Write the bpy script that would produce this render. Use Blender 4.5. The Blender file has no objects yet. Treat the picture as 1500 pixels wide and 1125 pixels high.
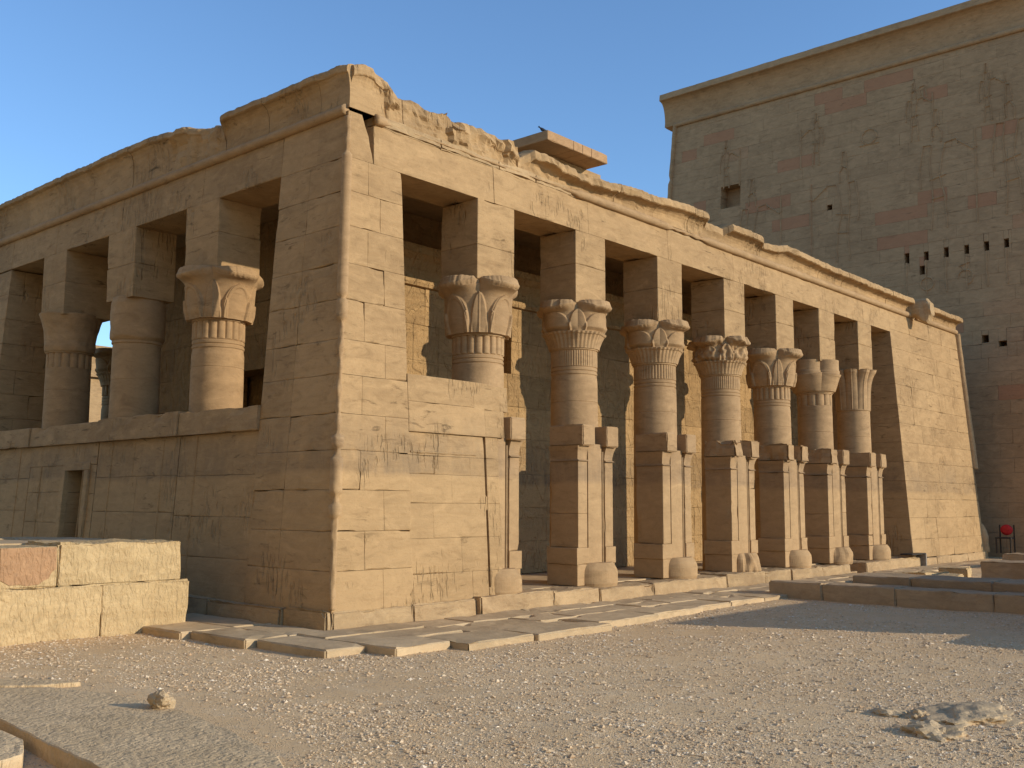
import bpy, math, random
import numpy as np
from mathutils import Vector, Matrix, noise

random.seed(7)
S = bpy.context.scene
COL = S.collection
R = math.radians

# ------------------------------------------------------------------ camera
cam = bpy.data.cameras.new("camera"); co = bpy.data.objects.new("camera", cam); COL.objects.link(co)
right = Vector((0.6638, -0.7479, 0.0045)); back = Vector((-0.7425, -0.6597, -0.1160))
CAMROWS = ((0.66386, -0.74784, 0.00437), (-0.08974, -0.07385, 0.99322), (-0.74246, -0.65975, -0.11614))
RMAT = Matrix(CAMROWS).transposed()
CAMPOS = (-8.23, -10.27, 1.60)
FPX = 1515.86
co.matrix_world = Matrix.Translation(CAMPOS) @ RMAT.to_4x4()
cam.sensor_width = 36.0; cam.lens = FPX / 1500 * 36.0
cam.clip_start = 0.1; cam.clip_end = 3000
S.camera = co

# ------------------------------------------------------------------ light
SUN_AZ = R(24.0)      # off the long facade's normal, towards +X
SUN_EL = R(16.3)
to_sun = Vector((math.sin(SUN_AZ) * math.cos(SUN_EL), -math.cos(SUN_AZ) * math.cos(SUN_EL), math.sin(SUN_EL)))
sun = bpy.data.lights.new("sun", 'SUN'); so = bpy.data.objects.new("sun", sun); COL.objects.link(so)
sun.energy = 2.65; sun.angle = R(0.5); sun.color = (1.0, 0.89, 0.72)
so.rotation_euler = to_sun.to_track_quat('Z', 'Y').to_euler()
so.location = (10, -30, 30)
W = bpy.data.worlds.new("World"); S.world = W; W.use_nodes = True
nt = W.node_tree; bg = nt.nodes['Background']
sky = nt.nodes.new('ShaderNodeTexSky'); sky.sky_type = 'NISHITA'; sky.sun_disc = False
sky.sun_elevation = SUN_EL; sky.sun_rotation = math.atan2(to_sun.x, to_sun.y)
sky.air_density = 1.0; sky.dust_density = 0.0; sky.ozone_density = 4.3
nt.links.new(sky.outputs[0], bg.inputs[0]); bg.inputs[1].default_value = 0.15
S.view_settings.view_transform = 'Standard'; S.view_settings.look = 'None'
S.view_settings.exposure = 0.64; S.view_settings.gamma = 1.0

# ------------------------------------------------------------------ materials
def new_mat(name):
    m = bpy.data.materials.new(name); m.use_nodes = True
    n = m.node_tree.nodes; b = n['Principled BSDF']
    b.inputs['Roughness'].default_value = 0.92
    b.inputs['Specular IOR Level'].default_value = 0.15
    return m, m.node_tree, b

class NT:
    def __init__(s, t): s.t = t
    def node(s, kind, **kw):
        n = s.t.nodes.new(kind)
        for k, v in kw.items(): setattr(n, k, v)
        return n
    def link(s, a, b): s.t.links.new(a, b)
    def mapping(s, src, scale, rot=(0, 0, 0), loc=(0, 0, 0)):
        m = s.node('ShaderNodeMapping'); m.inputs['Scale'].default_value = scale
        m.inputs['Rotation'].default_value = rot; m.inputs['Location'].default_value = loc
        s.link(src, m.inputs['Vector']); return m.outputs[0]
    def noise(s, vec, scale, detail=4, rough=0.6, dist=0.0):
        n = s.node('ShaderNodeTexNoise'); n.inputs['Scale'].default_value = scale
        n.inputs['Detail'].default_value = detail; n.inputs['Roughness'].default_value = rough
        n.inputs['Distortion'].default_value = dist
        s.link(vec, n.inputs['Vector']); return n.outputs['Fac']
    def ramp(s, fac, stops):
        r = s.node('ShaderNodeValToRGB'); cr = r.color_ramp
        while len(cr.elements) < len(stops): cr.elements.new(0.5)
        for e, (p, c) in zip(cr.elements, stops):
            e.position = p; e.color = (c, c, c, 1) if isinstance(c, (int, float)) else (*c, 1)
        s.link(fac, r.inputs[0]); return r.outputs[0]
    def mix(s, a, b, fac, mode='MIX'):
        m = s.node('ShaderNodeMix', data_type='RGBA', blend_type=mode)
        for v, i in ((a, 6), (b, 7)):
            if isinstance(v, tuple): m.inputs[i].default_value = (*v, 1)
            else: s.link(v, m.inputs[i])
        if isinstance(fac, (int, float)): m.inputs[0].default_value = fac
        else: s.link(fac, m.inputs[0])
        return m.outputs[2]
    def math(s, op, a, b=None, clamp=False):
        m = s.node('ShaderNodeMath', operation=op, use_clamp=clamp)
        for i, v in enumerate((a, b)):
            if v is None: continue
            if isinstance(v, (int, float)): m.inputs[i].default_value = v
            else: s.link(v, m.inputs[i])
        return m.outputs[0]
    def bump(s, h, strength, dist, prev=None):
        b = s.node('ShaderNodeBump'); b.inputs['Strength'].default_value = strength
        b.inputs['Distance'].default_value = dist; s.link(h, b.inputs['Height'])
        if prev is not None: s.link(prev, b.inputs['Normal'])
        return b.outputs[0]

def stone(name, base, dark, var=0.14, pink=0.0, band=0.0, stain=0.5, bump=0.6, relief=0.0, chisel=0.0, lam=1.0, speck=0.25, gouge=0.0):
    """sandstone: each block its own tone, beds, grain, dark weather marks"""
    m, t, b = new_mat(name); k = NT(t)
    pos = k.node('ShaderNodeNewGeometry'); P = pos.outputs['Position']; rnd = pos.outputs['Random Per Island']
    big = k.noise(P, 0.55, 5, 0.6)
    beds = k.noise(k.mapping(P, (0.7, 0.7, 9.0), rot=(0.06, 0.05, 0)), 1.6, 5, 0.65, 0.4)
    grain = k.noise(P, 34, 4, 0.7)
    mid = k.noise(P, 4.5, 5, 0.65)
    c = k.mix(base, dark, k.ramp(big, [(0.35, 0.0), (0.72, 0.75)]))
    c = k.mix(c, dark, k.ramp(beds, [(0.50, 0.0), (0.72, 0.5 * lam)]))
    light = tuple(min(1, v * 1.16) for v in base)
    c = k.mix(c, light, k.ramp(mid, [(0.50, 0.0), (0.8, 0.6)]))
    # per-block tone
    tone = k.math('ADD', k.math('MULTIPLY', rnd, var * 2), 1 - var)
    comb = k.node('ShaderNodeCombineColor'); [k.link(tone, comb.inputs[i]) for i in range(3)]
    c = k.mix(c, comb.outputs[0], 1.0, 'MULTIPLY')
    mot = k.noise(k.mapping(P, (1.3, 1.3, 3.2), rot=(0.1, -0.07, 0)), 1.9, 7, 0.72, 0.8)
    c = k.mix(c, tuple(v * 0.72 for v in dark), k.ramp(mot, [(0.51, 0.0), (0.74, 0.68)]))
    c = k.mix(c, tuple(min(1, v * 1.22) for v in base), k.ramp(mot, [(0.28, 0.75), (0.48, 0.0)]))
    if pink:
        r2 = k.math('FRACT', k.math('MULTIPLY', rnd, 37.17))
        c = k.mix(c, tuple(v * f for v, f in zip(base, (0.98, 0.70, 0.68))), k.ramp(r2, [(1 - pink, 0.0), (1 - pink + 0.01, 0.68)]))
    # dark organic marks, drawn out along the bedding
    st = k.noise(k.mapping(P, (1.6, 1.6, 7.0)), 1.5, 6, 0.7, 0.6)
    pat = k.noise(P, 0.9, 3, 0.5)
    stm = k.math('MULTIPLY', k.ramp(st, [(0.57, 0.0), (0.68, 1.0)]), k.ramp(pat, [(0.42, 0.0), (0.58, 1.0)]))
    c = k.mix(c, tuple(v * 0.42 for v in dark), k.math('MULTIPLY', stm, stain))
    if band:      # old water line
        sep = k.node('ShaderNodeSeparateXYZ'); k.link(P, sep.inputs[0])
        z = k.math('ADD', sep.outputs[2], k.math('MULTIPLY', k.math('SUBTRACT', k.noise(P, 0.7, 2, 0.5), 0.5), 0.22))
        mk = k.ramp(k.math('MULTIPLY', z, 0.1), [(0.0, 0.0), (0.1985, 0.0), (0.2005, 1.0), (0.225, 0.8), (0.30, 0.0)])
        mk = k.math('MULTIPLY', mk, k.ramp(k.noise(k.mapping(P, (1.6, 1.6, 0.5)), 2.0, 6, 0.7), [(0.34, 0.1), (0.62, 1.0)]))
        mk = k.math('MULTIPLY', mk, k.math('ADD', 0.45, k.math('MULTIPLY', rnd, 0.75)))
        c = k.mix(c, (0.150, 0.118, 0.082), k.math('MULTIPLY', mk, band))
        low = k.ramp(k.math('MULTIPLY', z, 0.1), [(0.0, 1.0), (0.198, 1.0), (0.2, 0.0)])
        c = k.mix(c, (0.52, 0.345, 0.165), k.math('MULTIPLY', low, 0.22))
    c = k.mix(c, tuple(v * 0.55 for v in dark), k.math('MULTIPLY', k.ramp(grain, [(0.56, 0.0), (0.72, 1.0)]), speck))
    k.link(c, b.inputs['Base Color'])
    n = k.bump(mid, 0.35 * bump, 0.03)
    n = k.bump(beds, 0.5 * bump * lam, 0.015, n)
    n = k.bump(grain, 0.5 * bump, 0.006, n)
    pits = k.node('ShaderNodeTexVoronoi'); pits.inputs['Scale'].default_value = 11
    k.link(k.mapping(P, (1, 1, 1.6)), pits.inputs['Vector'])
    pit = k.math('MULTIPLY', k.ramp(pits.outputs['Distance'], [(0.0, 0.0), (0.16, 1.0)]), 1.0)
    n = k.bump(pit, 0.35 * bump, 0.012, n)
    if gouge:
        gs = k.noise(k.mapping(P, (1.0, 1.0, 0.16)), 19, 2, 0.5, 0.2)
        gm = k.ramp(k.noise(P, 1.1, 3, 0.5), [(0.56, 0.0), (0.62, 1.0)])
        n = k.bump(k.math('MULTIPLY', k.ramp(gs, [(0.54, 0.0), (0.63, 1.0)]), gm), gouge, -0.03, n)
    if chisel:
        ch = k.noise(k.mapping(P, (1.0, 1.0, 0.42), rot=(0.0, R(24), R(10))), 20, 3, 0.55, 0.5)
        n = k.bump(k.ramp(ch, [(0.36, 0.0), (0.60, 1.0)]), chisel, 0.035, n)
    if relief:
        br = k.node('ShaderNodeTexBrick'); br.offset = 0.0
        br.inputs['Scale'].default_value = 1.0; br.inputs['Brick Width'].default_value = 0.42; br.inputs['Row Height'].default_value = 1.35
        br.inputs['Mortar Size'].default_value = 0.012; br.inputs['Mortar Smooth'].default_value = 0.2
        sp = k.node('ShaderNodeSeparateXYZ'); k.link(P, sp.inputs[0])
        cb = k.node('ShaderNodeCombineXYZ'); k.link(sp.outputs[0], cb.inputs[0]); k.link(sp.outputs[2], cb.inputs[1])
        k.link(cb.outputs[0], br.inputs['Vector'])
        n = k.bump(br.outputs['Fac'], relief * 0.8, -0.02, n)
        fig = k.noise(k.mapping(P, (1.0, 1.0, 0.42)), 3.1, 2, 0.4, 1.2)
        n = k.bump(k.ramp(fig, [(0.47, 0.0), (0.52, 1.0), (0.60, 1.0), (0.63, 0.3)]), relief, 0.02, n)
        gl = k.noise(P, 17, 1, 0.3, 0.8)
        n = k.bump(k.ramp(gl, [(0.52, 1.0), (0.57, 0.0)]), relief * 0.7, 0.012, n)
    k.link(n, b.inputs['Normal'])
    return m

BASE = (0.413, 0.268, 0.132); DARK = (0.307, 0.190, 0.090)
M_TEMPLE = stone("sandstone", BASE, DARK, var=0.075, band=0.5, stain=0.9, bump=1.0, gouge=0.8)
M_COLUMN = stone("column_sandstone", (0.413, 0.267, 0.137), (0.315, 0.197, 0.099), var=0.04, band=0.45, stain=0.45, bump=0.7, lam=0.6)
M_ROUGH = stone("broken_sandstone", (0.446, 0.307, 0.161), (0.333, 0.215, 0.112), band=0.0, stain=0.5, bump=1.3)
M_NAOS = stone("carved_sandstone", (0.395, 0.249, 0.112), (0.302, 0.183, 0.079), band=0.6, stain=0.4, relief=1.0)
M_PYLON = stone("pylon_sandstone", (0.428, 0.262, 0.134), (0.329, 0.197, 0.099), var=0.045, pink=0.05, stain=0.6, bump=0.8, lam=0.8)
M_WALL = stone("hewn_sandstone", (0.555, 0.406, 0.215), (0.460, 0.312, 0.153), var=0.06, stain=0.25, chisel=0.5, bump=0.9, lam=0.2)
M_PAVE = stone("paving_stone", (0.53, 0.385, 0.220), (0.43, 0.305, 0.17), var=0.13, stain=0.5, bump=0.9, lam=0.3)
M_SLAB = stone("worn_slab_stone", (0.64, 0.465, 0.265), (0.55, 0.39, 0.21), var=0.04, stain=0.3, bump=0.9, chisel=0.35, lam=0.1)
M_STEP = stone("step_sandstone", (0.430, 0.308, 0.180), (0.337, 0.230, 0.129), var=0.10, stain=0.3, bump=0.9)
M_ROCK = stone("grey_rock", (0.562, 0.410, 0.237), (0.410, 0.295, 0.168), var=0.05, stain=0.6, bump=1.6, lam=0.4)

def sand_mat():
    m, t, b = new_mat("sand_and_gravel"); k = NT(t)
    P = k.node('ShaderNodeNewGeometry').outputs['Position']
    big = k.noise(P, 0.35, 5, 0.6); med = k.noise(P, 3.0, 5, 0.65); fine = k.noise(P, 55, 3, 0.7)
    c = k.mix((0.76, 0.530, 0.285), (0.68, 0.455, 0.230), k.ramp(big, [(0.35, 0.0), (0.7, 1.0)]))
    c = k.mix(c, (0.78, 0.59, 0.36), k.ramp(med, [(0.48, 0.0), (0.75, 0.7)]))
    v = k.node('ShaderNodeTexVoronoi'); v.inputs['Scale'].default_value = 48; k.link(P, v.inputs['Vector'])
    v2 = k.node('ShaderNodeTexVoronoi'); v2.inputs['Scale'].default_value = 95; k.link(P, v2.inputs['Vector'])
    hs = k.node('ShaderNodeSeparateColor'); k.link(v.outputs['Color'], hs.inputs[0])
    pm = k.math('MULTIPLY', k.ramp(hs.outputs[0], [(0.60, 0.0), (0.66, 1.0)]), k.ramp(v.outputs['Distance'], [(0.30, 1.0), (0.42, 0.0)]))
    tint = k.mix((0.34, 0.255, 0.19), (0.62, 0.52, 0.39), hs.outputs[1])
    c = k.mix(c, tint, k.math('MULTIPLY', pm, 0.75))
    c = k.mix(c, (0.30, 0.215, 0.14), k.math('MULTIPLY', k.ramp(fine, [(0.52, 0.0), (0.72, 1.0)]), 0.5))
    k.link(c, b.inputs['Base Color'])
    n = k.bump(med, 0.5, 0.03)
    n = k.bump(k.math('MULTIPLY', pm, k.math('SUBTRACT', 0.5, v.outputs['Distance'])), 0.9, 0.03, n)
    n = k.bump(k.ramp(v2.outputs['Distance'], [(0.0, 1.0), (0.6, 0.0)]), 0.6, 0.008, n)
    n = k.bump(fine, 0.5, 0.006, n)
    k.link(n, b.inputs['Normal']); return m
M_SAND = sand_mat()

def pebble_mat():
    m, t, b = new_mat("pebbles"); k = NT(t)
    g = k.node('ShaderNodeNewGeometry')
    c = k.ramp(g.outputs['Random Per Island'], [(0.0, (0.48, 0.32, 0.18)), (0.3, (0.62, 0.44, 0.25)), (0.62, (0.70, 0.52, 0.32)), (0.9, (0.76, 0.60, 0.40)), (1.0, (0.84, 0.72, 0.54))])
    c = k.mix(c, (0.24, 0.17, 0.12), k.math('MULTIPLY', k.ramp(k.noise(g.outputs['Position'], 60, 3), [(0.5, 0.0), (0.75, 1.0)]), 0.4))
    k.link(c, b.inputs['Base Color']); return m
M_PEB = pebble_mat()

def plain(name, col, rough=0.6, metal=0.0):
    m, t, b = new_mat(name); k = NT(t)
    P = k.node('ShaderNodeNewGeometry').outputs['Position']
    c = k.mix(col, tuple(v * 0.6 for v in col), k.ramp(k.noise(P, 14, 4), [(0.45, 0.0), (0.8, 1.0)]))
    k.link(c, b.inputs['Base Color']); b.inputs['Roughness'].default_value = rough; b.inputs['Metallic'].default_value = metal
    return m
M_RED = plain("red_plastic", (0.50, 0.03, 0.03), 0.5)
M_METAL = plain("dark_painted_metal", (0.05, 0.045, 0.04), 0.5, 0.3)
M_WOOD = plain("grey_weathered_wood", (0.30, 0.26, 0.21), 0.8)
M_BIRD = plain("dark_feathers", (0.05, 0.05, 0.055), 0.8)

# ------------------------------------------------------------------ mesh tools
BAT = 0.065; TL = 24.9; TW = 12.9
def temple_warp(V):
    """battered (inward leaning) outer faces"""
    V = V.copy(); z = np.maximum(V[:, 2], 0); x = V[:, 0].copy(); y = V[:, 1].copy()
    V[:, 0] = x + BAT * z * np.clip(1 - x / 1.2, 0, 1) - BAT * z * np.clip((x - (TL - 1.2)) / 1.2, 0, 1)
    V[:, 1] = y + BAT * z * np.clip(1 - y / 1.2, 0, 1) - BAT * z * np.clip((y - (TW - 1.2)) / 1.2, 0, 1)
    return V

def N(p, s=1.0, o=0.0):
    return noise.noise((p[0] * s + o, p[1] * s + o * 1.7, p[2] * s - o))

class MB:
    def __init__(s): s.v = []; s.f = []
    def add(s, vs, fs, flip=False):
        o = len(s.v); s.v.extend(vs)
        if flip: s.f.extend([tuple(i + o for i in reversed(f)) for f in fs])
        else: s.f.extend([tuple(i + o for i in f) for f in fs])
    def build(s, name, mat, parent=None, warp=None, smooth=False):
        V = np.array(s.v, float)
        if warp is not None: V = warp(V)
        me = bpy.data.meshes.new(name); me.from_pydata(V.tolist(), [], s.f); me.update()
        me.materials.append(mat)
        if smooth: me.polygons.foreach_set('use_smooth', [True] * len(me.polygons))
        o = bpy.data.objects.new(name, me); COL.objects.link(o)
        if parent is not None: o.parent = parent
        return o

SEED = [0.0]
def stone_box(mb, lo, hi, seg=0.18, erode=0.0028, gap=0.0004, chip=0.35, rough=0.004, e=0.018, post=None):
    """one dressed block: subdivided, worn arrises, chipped corners"""
    SEED[0] += 13.37; sd = SEED[0] % 997
    lo = [a + gap for a in lo]; hi = [a - gap for a in hi]
    cs = []
    for a in range(3):
        L = hi[a] - lo[a]; ee = min(e, L * 0.25); n = max(1, int(round((L - 2 * ee) / seg)))
        cs.append([lo[a]] + [lo[a] + ee + (L - 2 * ee) * i / n for i in range(n + 1)] + [hi[a]])
    nn = [len(c) for c in cs]; idx = {}; vs = []
    def vid(i):
        if i in idx: return idx[i]
        p = [cs[a][i[a]] for a in range(3)]
        ext = [(-1 if i[a] == 0 else (1 if i[a] == nn[a] - 1 else 0)) for a in range(3)]
        near = [(-1 if i[a] == 1 else (1 if i[a] == nn[a] - 2 else 0)) for a in range(3)]
        cnt = sum(1 for q in ext if q)
        n1 = N(p, 9.0, sd); n2 = N(p, 2.1, sd + 5)
        ch = chip * max(0, n2 - 0.30) * 0.16
        if cnt >= 2:
            c = erode * (0.7 + 1.3 * max(0, n1)) + ch
            for a in range(3): p[a] -= ext[a] * c
        else:
            near_n = sum(1 for a in range(3) if near[a] and not ext[a])
            d = rough * N(p, 2.6, sd + 9) + rough * 0.5 * n1 - (0.45 * ch if near_n else 0.12 * ch)
            for a in range(3):
                if ext[a]: p[a] += ext[a] * d
        if post: p = post(p)
        vs.append(tuple(p)); idx[i] = len(vs) - 1; return idx[i]
    fs = []
    for a in range(3):
        b, c = (a + 1) % 3, (a + 2) % 3
        for side in (0, 1):
            for j in range(nn[b] - 1):
                for k in range(nn[c] - 1):
                    q = []
                    for dj, dk in ((0, 0), (1, 0), (1, 1), (0, 1)):
                        i = [0, 0, 0]; i[a] = 0 if side == 0 else nn[a] - 1; i[b] = j + dj; i[c] = k + dk
                        q.append(vid(tuple(i)))
                    fs.append(tuple(q) if side else tuple(reversed(q)))
    mb.add(vs, fs)

def splits(a, b, mn, mx, rng=random):
    out = [a]
    while True:
        s = rng.uniform(mn, mx)
        if out[-1] + s > b - mn * 0.7: break
        out.append(out[-1] + s)
    out.append(b); return out

def courses(z0, z1, h):
    n = max(1, int(round((z1 - z0) / h))); zs = [z0]
    for i in range(1, n): zs.append(z0 + (z1 - z0) * i / n + random.uniform(-0.03, 0.03))
    zs.append(z1); return zs

def masonry(mb, x0, x1, y0, y1, z0, z1, h=0.5, mn=0.7, mx=1.4, axis=0, holes=(), **kw):
    """a wall of full-depth blocks running along axis; holes = (u0,u1,z0,z1)"""
    zs = courses(z0, z1, h)
    for za, zb in zip(zs[:-1], zs[1:]):
        a, b = (x0, x1) if axis == 0 else (y0, y1)
        us = splits(a, b, mn, mx)
        for ua, ub in zip(us[:-1], us[1:]):
            segs = [(ua, ub)]
            for h0, h1, hz0, hz1 in holes:
                if zb > hz0 + 0.1 and za < hz1 - 0.1:
                    ns = []
                    for s0, s1 in segs:
                        if h1 <= s0 or h0 >= s1: ns.append((s0, s1))
                        else:
                            if h0 - s0 > 0.04: ns.append((s0, h0))
                            if s1 - h1 > 0.04: ns.append((h1, s1))
                    segs = ns
            for s0, s1 in segs:
                if axis == 0: stone_box(mb, (s0, y0, za), (s1, y1, zb), **kw)
                else: stone_box(mb, (x0, s0, za), (x1, s1, zb), **kw)

def box(mb, lo, hi):
    x0, y0, z0 = lo; x1, y1, z1 = hi
    mb.add([(x0, y0, z0), (x1, y0, z0), (x1, y1, z0), (x0, y1, z0), (x0, y0, z1), (x1, y0, z1), (x1, y1, z1), (x0, y1, z1)],
           [(0, 3, 2, 1), (4, 5, 6, 7), (0, 1, 5, 4), (1, 2, 6, 5), (2, 3, 7, 6), (3, 0, 4, 7)])

def sweep(mb, rings, closed=True, flip=False, cap=True):
    n = len(rings[0]); vs = [p for r in rings for p in r]; fs = []
    for i in range(len(rings) - 1):
        for k in range(n if closed else n - 1):
            a = i * n + k; b = i * n + (k + 1) % n
            fs.append((a, b, b + n, a + n))
    if cap:
        fs.append(tuple(range(n - 1, -1, -1))); o = (len(rings) - 1) * n; fs.append(tuple(range(o, o + n)))
    mb.add(vs, fs, flip)

def prism(mb, poly, y0, y1):
    """polygon of (x,z), anticlockwise seen from -Y, extruded along y"""
    n = len(poly); vs = [(x, y0, z) for x, z in poly] + [(x, y1, z) for x, z in poly]
    fs = [tuple(range(n)), tuple(range(2 * n - 1, n - 1, -1))]
    for i in range(n): j = (i + 1) % n; fs.append((i + n, j + n, j, i))
    mb.add(vs, fs)

def revolve(mb, cx, cy, zs, rf, nth=96, cap=True, rough=0.0, sd=0.0):
    rings = []
    for i, z in enumerate(zs):
        ring = []
        for k in range(nth):
            th = 2 * math.pi * k / nth; r, zz = rf(th, i, z)
            p = (cx + r * math.cos(th), cy + r * math.sin(th), zz)
            if rough:
                d = rough * (N(p, 3.0, sd) + 0.5 * N(p, 9.0, sd))
                p = (p[0] + d * math.cos(th), p[1] + d * math.sin(th), p[2] + 0.4 * d)
            ring.append(p)
        rings.append(ring)
    sweep(mb, rings, True, False, cap)

def interp(x, pts):
    return float(np.interp(x, [p[0] for p in pts], [p[1] for p in pts]))
def ss(a, b, x):
    t = min(1, max(0, (x - a) / (b - a))); return t * t * (3 - 2 * t)

def empty(name, loc=(0, 0, 0)):
    o = bpy.data.objects.new(name, None); COL.objects.link(o); o.location = loc; o.empty_display_size = 0.3; return o
def tag(o, label=None, cat=None, group=None, kind=None):
    if label: o['label'] = label
    if cat: o['category'] = cat
    if group: o['group'] = group
    if kind: o['kind'] = kind
    return o

# ================================================================== TEMPLE
T = empty("colonnaded_temple")
tag(T, "long low sandstone temple with flower-capital columns, its long side sunlit and short side shaded", "temple")

CX = [3.40, 5.83, 8.33, 10.78, 13.03, 15.20, 17.43]      # columns of the long sunlit side
CY = [3.95, 6.50, 9.05]                                   # columns of the short shaded side
Z_P = 0.30; Z_L = 6.29; Z_T = 6.88

# --- plinth
mb = MB()
us = splits(0.0, 19.5, 1.1, 1.9)
for i, (a, b) in enumerate(zip(us[:-1], us[1:])):
    out = 0.03 if a < 1.6 else random.uniform(0.08, 0.14)
    a2, b2 = a, b
    if a < 15.35 < b: b2 = min(b, 15.0)
    y0 = -out
    stone_box(mb, (a2, y0, -0.12), (b2, 0.9, Z_P + random.uniform(-0.03, 0.015)), seg=0.10, erode=0.014, chip=1.8, rough=0.022, gap=0.002)
us = splits(19.5, 24.98, 0.9, 1.5)
for a, b in zip(us[:-1], us[1:]):
    stone_box(mb, (a, -0.05, -0.12), (b, 0.9, 0.27 + random.uniform(-0.03, 0.015)), seg=0.12, erode=0.014, chip=1.8, rough=0.02, gap=0.002)
stone_box(mb, (14.9, -0.02, -0.12), (15.5, 0.9, 0.10), seg=0.15, rough=0.02)
mb.build("plinth", M_ROUGH, T, temple_warp); mb = MB()
us = splits(0.9, 12.9, 1.1, 1.9)
for a, b in zip(us[:-1], us[1:]):
    stone_box(mb, (-0.13, a, -0.12), (0.9, b, 0.29 + random.uniform(-0.02, 0.02)), seg=0.12, erode=0.04, chip=2.0, rough=0.02, gap=0.004)
stone_box(mb, (-0.08, 0.0, -0.12), (0.0, 0.9, 0.285), seg=0.12, erode=0.03, chip=1.5, rough=0.02)
mb.build("plinth", M_ROUGH, T, temple_warp)
mb = MB(); box(mb, (0.5, 0.5, 0.0), (24.4, 12.4, 0.29)); mb.build("floor_slab", M_PAVE, T, temple_warp)

# --- corner pier
def corner_pier(x0, x1, y0, y1, name, sx=1):
    mb = MB(); zs = courses(Z_P - 0.045, Z_L, 0.5)
    for i, (a, b) in enumerate(zip(zs[:-1], zs[1:])):
        xm = x0 + (x1 - x0) * (random.uniform(0.3, 0.42) if i % 2 else random.uniform(0.58, 0.7))
        ym = y0 + (y1 - y0) * (random.uniform(0.55, 0.7) if i % 2 else random.uniform(0.3, 0.42))
        for xa, xb in ((x0, xm), (xm, x1)):
            for ya, yb in ((y0, ym), (ym, y1)):
                if y0 == 0 and yb == y1:
                    if xa == x0: xb = 1.20
                    else: continue
                elif y0 == 0: yb = 1.20
                if y0 == 0 and ya == ym: ya = 1.20
                stone_box(mb, (xa, ya, a), (xb, yb, b), seg=0.12, rough=0.007, chip=0.6, erode=0.003)
    return mb.build(name, M_TEMPLE, T, temple_warp)
corner_pier(0.0, 1.40, 0.0, 1.90, "corner_pier")
corner_pier(0.0, 1.40, 10.99, 12.9, "corner_pier")
# rolled moulding up the corner, broken below
mb = MB(); rings = []
z = Z_P
while z <= 6.90:
    intact = z > 4.32
    if intact: r = 0.085 + 0.004 * N((0, 0, z), 3.0)
    else:
        w = N((3, 1, z), 1.3) + 0.7 * N((7, 2, z), 4.0) + 0.4 * N((7, 2, z), 11.0)
        r = 0.088 if w < -0.22 else 0.040 + 0.022 * N((1, 2, z), 7.0)
    if z > 6.34: r = 0.05 + 0.03 * N((4, 2, z), 4.0); intact = False
    r = max(0.028, r); ring = []
    for k in range(14):
        th = 2 * math.pi * k / 14
        d = 0 if intact else 0.020 * N((math.cos(th), math.sin(th), z * 4), 2.6)
        ring.append((0.015 + (r + d) * math.cos(th), 0.015 + (r + d) * math.sin(th), z))
    rings.append(ring); z += 0.04
sweep(mb, rings); mb.build("corner_roll", M_COLUMN, T, temple_warp, smooth=True)
mb = MB(); rings = []; z = 2.75
while z <= 6.92:
    r = 0.13 + 0.008 * N((5, 0, z), 3.0) - 0.05 * max(0, N((9, 0, z), 1.3) - 0.1)
    rings.append([(TL + 0.04 + r * math.cos(2 * math.pi * k / 14), 0.02 + r * math.sin(2 * math.pi * k / 14), z) for k in range(14)]); z += 0.05
sweep(mb, rings); mb.build("corner_roll", M_COLUMN, T, temple_warp, smooth=True)
mb = MB(); rings = []; z = 0.25
while z <= 1.15:
    r = 0.14 * (1 - ss(0.85, 1.2, z)) + 0.02 + 0.03 * N((2, 5, z), 5)
    rings.append([(TL + 0.06 + r * math.cos(2 * math.pi * k / 14), 0.05 + r * math.sin(2 * math.pi * k / 14), z) for k in range(14)]); z += 0.05
sweep(mb, rings); mb.build("corner_roll", M_COLUMN, T, temple_warp, smooth=True)

# --- closed end of the long side
mb = MB()
masonry(mb, 19.12, TL, 0.0, 1.3, Z_P - 0.03, Z_T, h=0.5, mn=0.9, mx=1.7)
masonry(mb, 19.12, 19.9, 1.3, 3.2, Z_P, Z_T, h=0.5, mn=0.8, mx=1.2, axis=1, seg=0.4)
masonry(mb, TL - 0.9, TL, 1.3, 12.9, Z_P, Z_T, h=0.5, mn=0.9, mx=1.7, axis=1, seg=0.6)
mb.build("end_wall", M_TEMPLE, T, temple_warp)

# --- architrave, long side (joints over the columns)
mb = MB()
prism(mb, [(0, Z_L), (0.70, Z_L), (0.66, 6.42), (0.61, 6.52), (0.57, 6.66), (0.47, 6.80), (0.38, 6.95), (0.0, 6.95)], 0.0, 1.0)
stone_box(mb, (0, 1.0, Z_L), (1.2, 1.90, Z_T + 0.05), seg=0.2)
js = [0.73, 3.36, 5.78, 8.30, 10.8, 13.0, 15.2, 17.4, 19.12]
for i, (a, b) in enumerate(zip(js[:-1], js[1:])):
    stone_box(mb, (a, 0.0 if i else 0.012, Z_L), (b, 0.62, Z_T), seg=0.13, rough=0.007, chip=1.3)
    stone_box(mb, (a, 0.63, Z_L + 0.03), (b, 1.25, Z_T), seg=0.3, rough=0.012, chip=1.5)
mb.build("architrave", M_TEMPLE, T, temple_warp)
mb = MB()
js = [1.90, 3.98, 6.55, 9.05, 11.0, 12.9]
for a, b in zip(js[:-1], js[1:]):
    stone_box(mb, (0.0, a, Z_L + 0.02), (1.2, b, Z_T + 0.05), seg=0.14, rough=0.007, chip=1.3)
mb.build("architrave", M_TEMPLE, T, temple_warp)

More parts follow.
